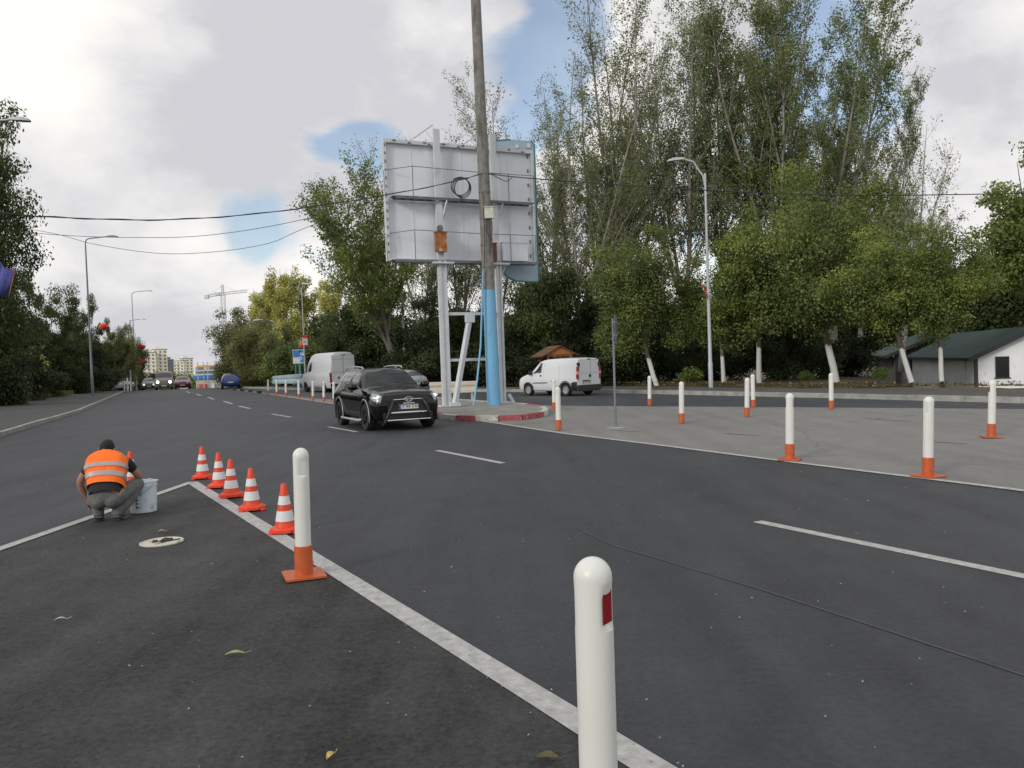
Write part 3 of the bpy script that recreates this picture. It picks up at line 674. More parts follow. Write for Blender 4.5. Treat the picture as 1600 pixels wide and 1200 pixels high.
# ============================================================ BOLLARDS AND CONES
m_white = pm('white_plastic', (.70, .71, .67), rough=.38, var=.03, scale=3, dirt=((.42, .42, .39), (9, 9, 3.0), .66))
m_orange = pm('orange_steel', (.50, .105, .03), rough=.45, var=.12, scale=14, dirt=((.30, .07, .03), (22, 22, 10), .62))
m_red_ref = pm('red_reflector', (.26, .008, .012), rough=.2, var=.15, scale=90)
m_sil_ref = pm('silver_reflector', (.66, .67, .68), rough=.35, metal=0, var=.06, scale=90)
m_bolt = pm('bolt_steel', (.62, .5, .42), rough=.35, metal=.6)
m_dark = pm('dark_gap', (.02, .02, .02), rough=.8)
def make_bollard():
    t = thing('bollard', 'x', 'bollard')
    b = MB(); b.box((0, 0, .008), (.30, .30, .016)); pl = b.build('base_plate', m_orange, t)
    b = MB(); b.lathe([(.066, .010), (.069, .012), (.069, .232), (.066, .236), (.060, .236)], 36); b.build('sleeve', m_orange, t, smooth=35)
    b = MB(); b.lathe([(.002, -.006), (.013, -.006), (.013, .006), (.008, .009), (.002, .009)], 14, c=(0, 0, 0), axis='Y'); bo = b.build('bolt', m_bolt, t, smooth=35); bo.location = (0, -.069, .10)
    # hollow bolt eye
    b = MB(); b.lathe([(.001, 0), (.006, 0), (.006, .002), (.001, .002)], 12, axis='Y'); ey = b.build('bolt_hole', m_dark, bo); ey.location = (0, -.0085, 0)
    # post with two flats that carry reflectors
    n = 40; zs = [.20, .40, .60, .765, .7651, .785, .80, .865, .915, .9151, .925]; prof = [(.060, z) for z in zs]
    for k in range(1, 9): a = k / 9 * math.pi / 2; prof.append((.060 * math.cos(a), .925 + .062 * math.sin(a)))
    prof.append((.003, .987)); V = []
    for i, (r_, z) in enumerate(prof):
        for j in range(n):
            a = 2 * math.pi * j / n; x, y = r_ * math.cos(a), r_ * math.sin(a)
            lim = .046 if .7651 < z < .915 else (.0465 if z == .7651 and False else 9)
            if .775 < z < .9149: x = max(-.046, min(.046, x))
            V.append((x, y, z))
    b = MB(); k = len(prof); b.add(V, [(i * n + j, i * n + (j + 1) % n, (i + 1) * n + (j + 1) % n, (i + 1) * n + j) for i in range(k - 1) for j in range(n)] + [tuple((k - 1) * n + j for j in range(n))])
    b.build('post', m_white, t, smooth=32)
    b = MB(); b.box((.0475, 0, .845), (.004, .052, .115)); b.build('reflector', m_red_ref, t)
    b = MB(); b.box((-.0475, 0, .845), (.004, .052, .115)); b.build('reflector', m_sil_ref, t)
    return t
bol = make_bollard(); GBOL = 'white bollards with orange bases'
q = ray(924, 872); t0 = (.984 - CAMH) / q.z; nb = Vector((q.x * t0, q.y * t0, 0))
# foot pixel (1600x1200), turn, label
BOLS = [(None, -36, 'nearest white bollard with a red side reflector, its foot cut off by the frame'),
        ((475, 899), 113, 'white bollard with orange sleeve and plate on the white line beside the nearest cone'),
        ((1450, 744), 25, 'large bollard on the edge line at right, nearest on the pale median'),
        ((1234, 718), 150, 'bollard on the edge line between the two right street-side dashes, second nearest on the median'),
        ((1549, 683), 165, 'bollard near the right edge of the picture below the white house'),
        ((873, 672), 30, 'bollard on the edge line in front of the rear of the small white van'),
        ((866, 640), 20, 'bollard just behind another, in front of the rear wheel of the small white van'),
        ((1065, 661), 50, 'bollard standing alone right of the thin sign post'),
        ((1015, 634), 40, 'small bollard in front of the leaning limewashed trunk'),
        ((1167, 651), 30, 'nearer bollard of the close pair left of the straight limewashed trunk'),
        ((1177, 637), 30, 'farther bollard of the close pair in front of the straight limewashed trunk'),
        ((1299, 639), 40, 'farthest bollard on the right, in front of the bent limewashed trunk'),
        ((522, 630.5), 30, 'bollard right beside the rear of the black car'),
        ((506, 628), 30, 'bollard in front of the rear wheel of the white panel van'),
        ((489, 626), 30, 'bollard in front of the middle of the white panel van'),
        ((467, 622), 30, 'bollard in front of the foot of the blue direction sign'),
        ((447, 619.5), 30, 'bollard left of the blue direction sign, before the guard rail'),
        ((432.5, 617.5), 30, 'bollard before the left end of the pale guard rail'),
        ((419, 615.5), 30, 'farthest dim bollard of the row leading to the crest')]
for i, (ft, a, lab) in enumerate(BOLS):
    o = bol if i == 0 else copy_tree(bol)
    if i in (5, 6, 7, 8, 9, 10, 11) or i > 11:
        for ch in list(o.children):
            if ch.name.startswith('base_plate'): bpy.data.objects.remove(ch)
    o.location = nb if ft is None else G(*ft, .014); o.rotation_euler.z = R(a); o['label'] = lab; o['group'] = GBOL
    if i > 1: pass
    if i: o.rotation_euler = (Matrix.Rotation(R(1.2 + ((i * 11) % 5 - 2) * .35), 3, 'Y') @ Matrix.Rotation(R(((i * 7) % 5 - 2) * .5), 3, 'X') @ Matrix.Rotation(R(a), 3, 'Z')).to_euler()
    if ft is None: o.rotation_euler.x = R(-.3)
for i, c in enumerate(bol.children): pass
m_rub = pm('black_rubber', (.03, .03, .03), rough=.8)
sep0 = None
for i, (px, py) in enumerate(((405, 614.2), (391, 612.4), (378, 611), (366, 609.8))):
    if sep0 is None:
        b = MB(); b.prism([(-.5, -.09), (.5, -.09), (.56, 0), (.5, .09), (-.5, .09), (-.56, 0)], 0, .16); sep0 = b.build('rubber_separator', m_rub); o = sep0
    else: o = sep0.copy(); COL.objects.link(o)
    tag(o, ('nearest' if i == 0 else 'second' if i == 1 else 'third' if i == 2 else 'farthest') + ' low black rubber lane separator left of the bollard row', 'lane separator', 'rubber separators before the crest')
    o.location = G(px, py); o.rotation_euler.z = R(118)

m_cone = pm('cone_orange', (.72, .062, .022), rough=.5, var=.1, scale=6, dirt=((.45, .05, .02), (16, 16, 9), .62))
m_band = pm('cone_band', (.66, .69, .70), rough=.4, var=.06, scale=20, dirt=((.4, .41, .41), (14, 14, 14), .64))
def make_cone():
    t = thing('traffic_cone', 'x', 'traffic cone')
    b = MB(); hexo = [(math.cos(R(22.5 + 45 * i)) * .158, math.sin(R(22.5 + 45 * i)) * .158) for i in range(8)]
    b.prism(hexo, .012, .040)
    for i in range(4): a = R(45 + 90 * i); b.box((math.cos(a) * .15, math.sin(a) * .15, .010), (.07, .05, .020), rz=a)
    b.lathe([(.135, .040), (.125, .055), (.10, .062)], 28)
    b.build('base', m_cone, t, smooth=30)
    r_ = lambda z: .098 - (z - .06) / .42 * .074
    for nm, mm, zz in (('body', m_cone, None), ('reflective_band', m_band, (.115, .215)), ('reflective_band', m_band, (.275, .36))):
        b = MB()
        if zz is None: b.lathe([(.10, .055), (r_(.06), .064)] + [(r_(z), z) for z in np.linspace(.08, .472, 6)] + [(.019, .48), (.012, .48), (.010, .46)], 28)
        else: b.lathe([(r_(zz[0]) - .001, zz[0]), (r_(zz[0]) + .0025, zz[0] + .001), (r_(zz[1]) + .0025, zz[1] - .001), (r_(zz[1]) - .001, zz[1])], 28)
        b.build(nm, mm, t, smooth=40)
    return t
cone = make_cone(); GC = 'orange and white traffic cones'
for i, (px, py, a, lab) in enumerate(((446, 831, 10, 'nearest traffic cone, partly behind the bollard with the orange plate'), (394, 796, 20, 'second nearest traffic cone of the row'), (362, 776, 30, 'middle traffic cone of the row of five'), (343, 761, 5, 'fourth traffic cone of the row, close behind the middle one'), (317, 747, 15, 'farthest cone of the row, beside the corner of the white line'), (205, 756, 12, 'traffic cone mostly hidden behind the crouching worker'))):
    o = cone if i == 0 else copy_tree(cone)
    o.location = G(px, py, 0.006); o.rotation_euler.z = R(a); o['label'] = lab; o['group'] = GC

# ============================================================ BUCKET, LID, LITTLE THINGS
m_buck = pm('bucket_plastic', (.58, .65, .73), rough=.4, var=.05, scale=4, dirt=((.30, .33, .37), (9, 9, 4), .60))
m_ink = pm('printed_black', (.03, .03, .035), rough=.6)
m_ink2 = pm('printed_magenta', (.45, .12, .30), rough=.6)
m_wire = pm('steel_wire', (.35, .35, .35), rough=.4, metal=.7)
bp_ = G(225, 799, .006)
bk = thing('paint_bucket', 'pale blue-white plastic paint bucket standing beside the crouching worker', 'bucket', bp_, R(-8))
b = MB(); b.lathe([(.135, 0), (.140, .004), (.150, .30), (.157, .302), (.157, .318), (.152, .318), (.152, .345), (.160, .350), (.158, .358), (.148, .355), (.146, .10), (.02, .09)], 40); b.build('tub', m_buck, bk, smooth=40)
b = MB(); b.lathe([(.003, .318), (.1455, .318), (.1455, .322), (.003, .322)], 32); b.build('paint', pm('paint_grey', (.16, .17, .18), rough=.25, var=.3, scale=9), bk)
b = MB(); hp = [(.160 * math.cos(R(a)), .160 * math.sin(R(a)) , .335 - .12 * math.sin(R(180 * (a + 170) / 160)) ) for a in np.linspace(-170, -10, 15)]; b.tube(hp, .003, 6); b.build('handle', m_wire, bk)
b = MB(); b.box((-.075, -.128, .305), (.05, .02, .05), rz=R(-28)); b.box((-.128, -.09, .31), (.012, .03, .03), rz=R(-50)); b.build('handle_lug', m_ink, bk)
for zz, mm in ((.205, m_ink2), (.155, m_ink), (.115, m_ink), (.07, m_ink)):
    b = MB(); r_ = .143 + zz / .3 * .01; b.box((.01, -r_, zz), (.022, .003, .022), rot=Matrix.Rotation(R(45), 3, 'Y')); b.build('printed_mark', mm, bk)
for k in range(4):
    b = MB(); b.box((.035 + k * .008, -.1445 - .0005, .068), (.005, .003, .008), rz=R(10)); b.build('printed_mark', m_ink, bk)
for a in range(5):
    b = MB(); b.lathe([(.002, .3575), (.02 + .006 * (a % 3), .3575), (.016, .363), (.002, .364)], 9, c=(.151 * math.cos(a * 1.3 + 4), .151 * math.sin(a * 1.3 + 4), 0)); b.build('paint_lump', m_band, bk)
lp = G(253, 848, .006)
ld = thing('bucket_lid', 'round cream bucket lid with dirty tools lying on the asphalt', 'lid', lp, R(20))
b = MB(); b.lathe([(.19, 0), (.196, .003), (.196, .014), (.186, .017), (.178, .008), (.10, .007), (.002, .007)], 44); b.build('disc', pm('lid_cream', (.55, .54, .46), rough=.5, var=.1, scale=9, dirt=((.22, .22, .17), (9, 9, 9), .56)), ld, smooth=30)
m_rag = pm('rag_dark', (.05, .058, .04), rough=.9, var=.4, scale=30, bump=.5)
for k, (x, y, sx_, sy_, h_, rz_, mm) in enumerate(((.03, .03, .12, .07, .028, .4, m_rag), (-.06, .02, .07, .05, .022, -.5, m_rag), (-.03, -.06, .07, .035, .015, .9, pm('clay_dust', (.42, .30, .26), rough=.9)))):
    rs = np.random.default_rng(k); V = []; nn = 12; b = MB()
    prof = [(1.0, 0), (1.02, .3), (.8, .75), (.4, 1.0), (.05, .95)]
    for r_, z in prof:
        for j in range(nn):
            a = 2 * math.pi * j / nn; w_ = 1 + rs.normal() * .16; V.append((x + (math.cos(a) * sx_ / 2 * math.cos(rz_) - math.sin(a) * sy_ / 2 * math.sin(rz_)) * r_ * w_, y + (math.cos(a) * sx_ / 2 * math.sin(rz_) + math.sin(a) * sy_ / 2 * math.cos(rz_)) * r_ * w_, .007 + z * h_ * (1 + rs.normal() * .12)))
    b.add(V, [(i * nn + j, i * nn + (j + 1) % nn, (i + 1) * nn + (j + 1) % nn, (i + 1) * nn + j) for i in range(4) for j in range(nn)] + [tuple(4 * nn + j for j in range(nn))])
    o = b.build('rag' if k < 2 else 'putty_lump', mm, None, smooth=60); o.location = lp; o.rotation_euler.z = R(20)
    tag(o, ('larger crumpled dark rag lying on the cream lid', 'smaller crumpled dark rag lying on the cream lid', 'pinkish lump of putty on the cream lid')[k], 'rag' if k < 2 else 'putty')
b = MB(); b.tube([(.02, -.01, .012), (.16, .03, .016)], .006, 6); b.box((.0, -.016, .012), (.06, .03, .008), rz=.3)
o = b.build('paint_brush', m_ink); o.location = lp; o.rotation_euler.z = R(20); tag(o, 'small dark brush lying across the cream lid', 'brush')
# leaves and scraps on the asphalt
m_lf = pm('dry_leaf', (.30, .32, .12), rough=.7, var=.3, scale=40); m_lfp = pm('pale_leaf', (.50, .50, .46), rough=.7, var=.2, scale=40); m_ly = pm('yellow_leaf', (.46, .36, .12), rough=.7, var=.3, scale=40)
def leafobj(px, py, ln, wd, rz_, mm, label):
    b = MB(); V = []; n = 9; 
    for i in range(n):
        t = i / (n - 1); w_ = wd * math.sin(math.pi * min(1, t * .92 + .04)) ** .8 / 2; z = .006 + .012 * math.sin(t * math.pi) + .004 * t
        V += [(ln * (t - .5), -w_, z + .006), (ln * (t - .5), 0, z), (ln * (t - .5), w_, z + .008)]
    b.add(V, [(3 * i + k, 3 * i + k + 3, 3 * i + k + 4, 3 * i + k + 1) for i in range(n - 1) for k in range(2)])
    b.tube([(ln * .48, 0, .01), (ln * .95, .01, .02)], .0016, 5)
    o = b.build('fallen_leaf', mm, smooth=True); o.location = G(px, py, .006); o.rotation_euler.z = R(rz_); tag(o, label, 'leaf', 'single leaves on the asphalt')
leafobj(366, 1025, .10, .035, 10, m_lf, 'curled green leaf with a stalk on the dark asphalt left of centre')
leafobj(517, 1186, .05, .03, 60, m_ly, 'small yellow leaf at the bottom edge of the picture')
leafobj(94, 971, .07, .018, 20, m_lfp, 'narrow pale leaf on the asphalt at far left')
leafobj(252, 832, .06, .02, 20, m_lfp, 'small pale leaf scrap between bucket and lid')
leafobj(855, 1188, .09, .05, -10, pm('brown_leaf', (.10, .08, .035), rough=.8, var=.4, scale=30), 'dull brown smear of leaf left of the nearest bollard')
V = []; F = []; rs = np.random.default_rng(77)
for k in range(380):
    y = 2.4 + rs.uniform(0, 1) ** 1.4 * 22; x = rs.uniform(-1, 1) * y * .62; s_ = rs.uniform(.0015, .0055) * (1 + y * .05); a = rs.uniform(0, 6.28); o_ = len(V)
    for j in range(4): V.append((x + math.cos(a + j * 1.57) * s_ * (1.5 if j % 2 else .8), y + math.sin(a + j * 1.57) * s_ * (1.5 if j % 2 else .8), .013))
    V.append((x, y, .013 + s_ * .8)); F += [(o_ + j, o_ + (j + 1) % 4, o_ + 4) for j in range(4)]
tag(npmesh('grit', V, F, pm('grit_pale', (.36, .36, .33), rough=.9, var=.4, scale=2)), 'scattered pale grit and scraps on the asphalt', 'grit', kind='stuff')

# ============================================================ WORKER
m_skin = pm('skin', (.33, .18, .12), rough=.55, var=.06, scale=9)
m_vest = pm('vest_orange', (1.0, .17, .012), rough=.75, var=.06, scale=5, bump=1.0, bscale=11)
m_tape = pm('vest_tape', (.42, .36, .36), rough=.35, metal=.25, var=.08, scale=12)
m_shirt = pm('shirt_black', (.014, .014, .016), rough=.85, var=.2, bump=.3, bscale=20)
m_trous = pm('trousers_grey', (.125, .13, .128), rough=.9, var=.22, scale=8, bump=.7, bscale=18)
m_shoe = pm('shoe_grey', (.055, .058, .062), rough=.7, var=.2, scale=20)
m_sole = pm('shoe_sole', (.10, .10, .10), rough=.8)
m_hair = pm('hair_black', (.010, .009, .009), rough=.75, var=.3, scale=60, bump=.6, bscale=120)
def skin_obj(name, nodes, edges, mat_, parent, sub=2, root=0):
    """nodes: {key:(x,y,z,rx,ry)}"""
    keys = list(nodes); me = bpy.data.meshes.new(name)
    me.from_pydata([nodes[k][:3] for k in keys], [(keys.index(a), keys.index(b)) for a, b in edges], [])
    o = bpy.data.objects.new(name, me); COL.objects.link(o)
    md = o.modifiers.new('Skin', 'SKIN'); md.use_smooth_shade = True
    for i, k in enumerate(keys):
        sv = me.skin_vertices[0].data[i]; n_ = nodes[k]; sv.radius = (n_[3], n_[4] if len(n_) > 4 else n_[3]); sv.use_root = (i == root)
    if sub: o.modifiers.new('Sub', 'SUBSURF').levels = sub; o.modifiers['Sub'].render_levels = sub
    dg = bpy.context.evaluated_depsgraph_get(); me2 = bpy.data.meshes.new_from_object(o.evaluated_get(dg)); me2.name = name
    o.modifiers.clear(); o.data = me2; me2.materials.clear(); me2.materials.append(mat_)
    me2.polygons.foreach_set('use_smooth', [True] * len(me2.polygons))
    if parent: o.parent = parent
    return o
pp = G(166, 817, .004)
per = thing('person', 'crouching worker seen from behind in an orange vest and grey trousers, painting the line', 'person', pp, R(14)); per.scale = (.97, .97, 1.0)
# +y = direction the worker faces (away), x to the right; squatting 0.9 m high
N_ = {'pel': (0, .02, .30, .125, .105), 'sp1': (-.005, .07, .42, .135, .10), 'sp2': (-.01, .15, .55, .15, .105), 'sp3': (-.015, .23, .655, .15, .10), 'neck': (-.03, .32, .71, .052, .052), 'hd0': (-.045, .37, .745, .055, .055), 'hd1': (-.05, .39, .77, .055, .055),
      'hpL': (-.11, .03, .285, .09, .09), 'knL': (-.19, .40, .36, .062, .062), 'clL': (-.15, .25, .20, .058), 'anL': (-.10, .10, .09, .042),  'toL': (-.12, .24, .035, .038),
      'hpR': (.11, .03, .285, .09, .09), 'knR': (.25, .38, .37, .062, .062), 'clR': (.18, .22, .20, .058), 'anR': (.10, .06, .085, .042), 'toR': (.13, .20, .035, .038),
      'shL': (-.165, .25, .655, .060, .060), 'elL': (-.325, .28, .44, .043, .043), 'fm1L': (-.315, .32, .34, .040), 'wrL': (-.265, .37, .22, .028, .028), 'plL': (-.235, .38, .155, .036, .020),
      'shR': (.165, .27, .645, .060, .060), 'elR': (.285, .36, .45, .043, .043), 'fm1R': (.262, .43, .37, .038), 'wrR': (.225, .52, .29, .027, .027), 'plR': (.20, .57, .25, .036, .020)}
E_ = [('pel', 'sp1'), ('sp1', 'sp2'), ('sp2', 'sp3'), ('sp3', 'neck'), ('neck', 'hd0'), ('hd0', 'hd1'), ('pel', 'hpL'), ('hpL', 'knL'), ('knL', 'clL'), ('clL', 'anL'), ('anL', 'toL'), ('pel', 'hpR'), ('hpR', 'knR'), ('knR', 'clR'), ('clR', 'anR'), ('anR', 'toR'),
      ('sp3', 'shL'), ('shL', 'elL'), ('elL', 'fm1L'), ('fm1L', 'wrL'), ('wrL', 'plL'), ('sp3', 'shR'), ('shR', 'elR'), ('elR', 'fm1R'), ('fm1R', 'wrR'), ('wrR', 'plR')]
for s_, pl, base in (('L', (-.235, .38, .155), -1), ('R', (.20, .57, .25), 1)):
    for k, (ox, ln) in enumerate(((-.026, .032), (-.009, .038), (.009, .036), (.025, .028))):
        a1 = (pl[0] + ox, pl[1] + .012, pl[2] - ln * .9); a2 = (pl[0] + ox * 1.05, pl[1] - .012, pl[2] - ln * 1.55); a3 = (pl[0] + ox, pl[1] - .032, pl[2] - ln * 1.45)
        for j, a in enumerate((a1, a2, a3)): N_[f'f{s_}{k}{j}'] = (*a, .0098 - .001 * j)
        E_ += [('pl' + s_, f'f{s_}{k}0'), (f'f{s_}{k}0', f'f{s_}{k}1'), (f'f{s_}{k}1', f'f{s_}{k}2')]
    N_['t' + s_ + '0'] = (pl[0] - base * .036, pl[1] - .008, pl[2] + .006, .011); N_['t' + s_ + '1'] = (pl[0] - base * .034, pl[1] - .030, pl[2] - .028, .0095)
    E_ += [('pl' + s_, 't' + s_ + '0'), ('t' + s_ + '0', 't' + s_ + '1')]
body = skin_obj('body', N_, E_, m_skin, per)
# head: face, nose, ears are on the far side; shaped as its own smooth head within the body mesh's neck
b = MB(); V = []
HC = Vector((-.052, .40, .770))
def head_pt(th, ph):
    x = math.sin(ph) * math.cos(th) * .076; y = math.sin(ph) * math.sin(th) * .095; z = math.cos(ph) * .108
    if z < 0: x *= 1 - .25 * (-z / .108); 
    if y > 0 and z < .02: y += .006
    d_ = math.hypot(x, z + .01)
    if y > .05 and abs(x) < .014 and -.035 < z < .015: y += .016 * (1 - abs(x) / .014)
    return Vector((x, y, z))
nph, nth = 22, 36
tilt = Matrix.Rotation(R(-50), 3, 'X') @ Matrix.Rotation(R(8), 3, 'Y')
for i in range(nph + 1):
    for j in range(nth): V.append(HC + tilt @ head_pt(2 * math.pi * j / nth, max(.02, min(math.pi - .02, math.pi * i / nph))))
b.add(V, [(i * nth + (j + 1) % nth, i * nth + j, (i + 1) * nth + j, (i + 1) * nth + (j + 1) % nth) for i in range(nph) for j in range(nth)])
for sx_ in (-1, 1):
    ear = [HC + tilt @ Vector((sx_ * (.074 + .010 * math.sin(a)), -.006 + .018 * math.cos(a * 2) * .6, -.012 + .03 * math.cos(a))) for a in np.linspace(0, math.pi, 7)]
    b.tube(ear, [.006, .009, .009, .008, .008, .008, .005], 7)
b.build('head', m_skin, per, smooth=True)
# hair: a shell over the back and crown with cropped texture
b = MB(); V = []; rs = np.random.default_rng(5)
for i in range(nph + 1):
    for j in range(nth):
        th = 2 * math.pi * j / nth; ph = max(.02, math.pi * i / nph); p_ = head_pt(th, min(ph, 2.25 if math.sin(th) < .15 else 1.15)); V.append(HC + tilt @ (p_ * (1.06 + rs.normal() * .02) + Vector((0, -.004, .004))))
b.add(V, [(i * nth + (j + 1) % nth, i * nth + j, (i + 1) * nth + j, (i + 1) * nth + (j + 1) % nth) for i in range(nph) for j in range(nth)])
b.build('hair', m_hair, per, smooth=True)
# clothing grown on the same joints
def sub(keys, grow, over={}):
    d = {}
    for k in keys:
        n_ = N_[k]; r1, r2 = n_[3], (n_[4] if len(n_) > 4 else n_[3]); d[k] = over.get(k, (n_[0], n_[1], n_[2], r1 * grow, r2 * grow))
    return d
tk = ['pel', 'hpL', 'knL', 'clL', 'anL', 'hpR', 'knR', 'clR', 'anR']
tb = MB()
def blob(c, r3, n=16):
    V = []
    for i in range(n + 1):
        ph = math.pi * i / n
        for j in range(n): th = 2 * math.pi * j / n; V.append((c[0] + r3[0] * math.sin(ph) * math.cos(th), c[1] + r3[1] * math.sin(ph) * math.sin(th), c[2] + r3[2] * math.cos(ph)))
    tb.add(V, [(i * n + (j + 1) % n, i * n + j, (i + 1) * n + j, (i + 1) * n + (j + 1) % n) for i in range(n) for j in range(n)])
def limb(p, q, r0_, r1_, k=9):
    for i in range(k + 1): t = i / k; c_ = Vector(p).lerp(Vector(q), t); r_ = r0_ + (r1_ - r0_) * t; blob(c_, (r_, r_, r_), 12)
blob((0, .055, .30), (.165, .125, .105)); blob((-.075, .03, .245), (.105, .105, .10)); blob((.075, .03, .245), (.105, .105, .10)); blob((0, .08, .35), (.150, .115, .07))
for sg_, kn, an_ in ((-1, (-.205, .40, .345), (-.10, .115, .10)), (1, (.26, .38, .355), (.10, .075, .10))):
    limb((sg_ * .085, .05, .27), kn, .112, .078, 12); cv_ = N_['clL' if sg_ < 0 else 'clR'][:3]; limb(kn, cv_, .078, .076, 6); limb(cv_, an_, .076, .060, 6); blob((an_[0], an_[1] - .01, .085), (.060, .062, .030))
tr_ = tb.build('trousers', m_trous, per)
rm_ = tr_.modifiers.new('r', 'REMESH'); rm_.mode = 'VOXEL'; rm_.voxel_size = .011; sm_ = tr_.modifiers.new('s', 'SMOOTH'); sm_.factor = .5; sm_.iterations = 6
dg = bpy.context.evaluated_depsgraph_get(); me_ = bpy.data.meshes.new_from_object(tr_.evaluated_get(dg)); tr_.modifiers.clear(); tr_.data = me_; me_.name = 'trousers'; me_.polygons.foreach_set('use_smooth', [True] * len(me_.polygons))
if not me_.materials: me_.materials.append(m_trous)
def lofted(rings, n=40, cap=False, wob=.0, seed=0, bulge=None):
    """rings: (cx, cy, cz, rx, ry, tilt) ellipses across the spine"""
    rs = np.random.default_rng(seed); V = []
    ph = rs.uniform(0, 6, 4)
    for i, (cx, cy, cz, rx, ry, tl_) in enumerate(rings):
        mt = Matrix.Rotation(tl_, 3, 'X')
        for j in range(n):
            a = 2 * math.pi * j / n; w_ = 1 + wob * (math.sin(3 * a + ph[0] + i * .7) + .6 * math.sin(7 * a + ph[1] - i * 1.1) + .4 * math.sin(11 * a + ph[2] + i))
            sq = lambda v: math.copysign(abs(v) ** .8, v)
            V.append(Vector((cx, cy, cz)) + mt @ Vector((sq(math.cos(a)) * rx * w_, sq(math.sin(a)) * ry * w_, 0)))
    F = [(i * n + j, i * n + (j + 1) % n, (i + 1) * n + (j + 1) % n, (i + 1) * n + j) for i in range(len(rings) - 1) for j in range(n)]
    return V, F
tl_ = R(-35)
# black shirt hem under the vest
V, F = lofted([(0, .0, .30, .158, .128, tl_), (0, .02, .335, .168, .130, tl_), (0, .045, .37, .168, .128, tl_), (0, .07, .42, .172, .13, tl_)], wob=.01); b = MB(); b.add(V, F); b.build('shirt', m_shirt, per, smooth=True)
for s_, ex in (('L', .0), ('R', .0)):
    sh, el = Vector(N_['sh' + s_][:3]), Vector(N_['el' + s_][:3]); d = el - sh
    skin_obj('sleeve', {'a': (*(sh - d * .10), .070, .070), 'b': (*(sh + d * .35), .064, .064), 'c': (*(sh + d * .74), .058, .058)}, [('a', 'b'), ('b', 'c')], m_shirt, per)
# vest
vr = [(0, .045, .375, .190, .150, tl_), (0, .06, .40, .192, .150, tl_), (-.002, .085, .44, .197, .148, tl_), (-.005, .115, .49, .206, .146, tl_), (-.008, .145, .54, .214, .142, tl_), (-.010, .175, .585, .222, .138, tl_), (-.012, .205, .63, .224, .130, tl_ * 1.1), (-.016, .240, .675, .212, .115, tl_ * 1.25), (-.022, .270, .708, .165, .092, tl_ * 1.4), (-.028, .292, .730, .098, .065, tl_ * 1.5), (-.030, .30, .738, .068, .05, tl_ * 1.5)]
V, F = lofted(vr, n=56, wob=.012, seed=3); b = MB(); b.add(V, F)
vest = b.build('vest', m_vest, per, smooth=True)
tx_ = bpy.data.textures.new('folds', 'CLOUDS'); tx_.noise_scale = .09; dm_ = vest.modifiers.new('folds', 'DISPLACE'); dm_.texture = tx_; dm_.strength = .010; dm_.mid_level = .35
md = vest.modifiers.new('s', 'SUBSURF'); md.levels = md.render_levels = 1
for i0 in (2, 4):
    a, c = vr[i0], vr[i0 + 1]; mid = lambda t: tuple(a[k] + (c[k] - a[k]) * t for k in range(6))
    g = [tuple(v + (.0045 if k in (3, 4) else 0) for k, v in enumerate(mid(t))) for t in (0.05, .35, .7, 1.0)]
    V, F = lofted(g, n=56, wob=.0, seed=3)
    # follow the vest's folds
    rs = np.random.default_rng(3); ph = rs.uniform(0, 6, 4)
    V = []
    for ti, t in enumerate((0.02, .35, .68, 1.0)):
        i_ = i0 + t; cx, cy, cz, rx, ry, tt = mid(t); mt = Matrix.Rotation(tt, 3, 'X')
        for j in range(56):
            aa = 2 * math.pi * j / 56; w_ = 1 + .012 * (math.sin(3 * aa + ph[0] + i_ * .7) + .6 * math.sin(7 * aa + ph[1] - i_ * 1.1) + .4 * math.sin(11 * aa + ph[2] + i_)); sq = lambda v: math.copysign(abs(v) ** .8, v)
            V.append(Vector((cx, cy, cz)) + mt @ Vector((sq(math.cos(aa)) * (rx * w_ + .009), sq(math.sin(aa)) * (ry * w_ + .009), 0)))
    b = MB(); b.add(V, F); b.build('reflective_band', m_tape, per, smooth=True)
for s_, an, to in (('L', Vector((-.10, .095, 0)), Vector((-.125, .27, 0))), ('R', Vector((.10, .055, 0)), Vector((.135, .23, 0)))):
    d = (to - an).normalized()
    o = skin_obj('shoe', {'h': (an.x - d.x * .045, an.y - d.y * .045, .075, .050, .046), 'm': (an.x + d.x * .05, an.y + d.y * .05, .060, .052, .044), 'b': (an.x + d.x * .13, an.y + d.y * .13, .042, .052, .034), 't': (to.x, to.y, .032, .036, .024)}, [('h', 'm'), ('m', 'b'), ('b', 't')], m_shoe, per)
    b = MB(); ang = math.atan2(d.y, d.x); q_ = Matrix.Rotation(ang, 3, 'Z') @ Matrix.Rotation(R(14), 3, 'Y')
    b.box((an.x + d.x * .035, an.y + d.y * .035, .040), (.17, .082, .016), rot=q_); b.box((to.x - d.x * .03, to.y - d.y * .03, .012), (.13, .088, .014), rz=ang); sl = b.build('sole', m_sole, None); sl.parent = o
pt = thing('scraper', 'small dark tool with a white tip in the worker\'s left hand', 'tool', pp, R(14)); pt.scale = (.95, .95, .95)
b = MB(); b.tube([(-.265, .325, .17), (-.21, .40, .075)], [.012, .011], 8); b.build('handle', m_ink, pt)
b = MB(); b.box((-.20, .412, .05), (.05, .03, .05), rot=Matrix.Rotation(R(20), 3, 'X')); b.build('blade', m_band, pt)

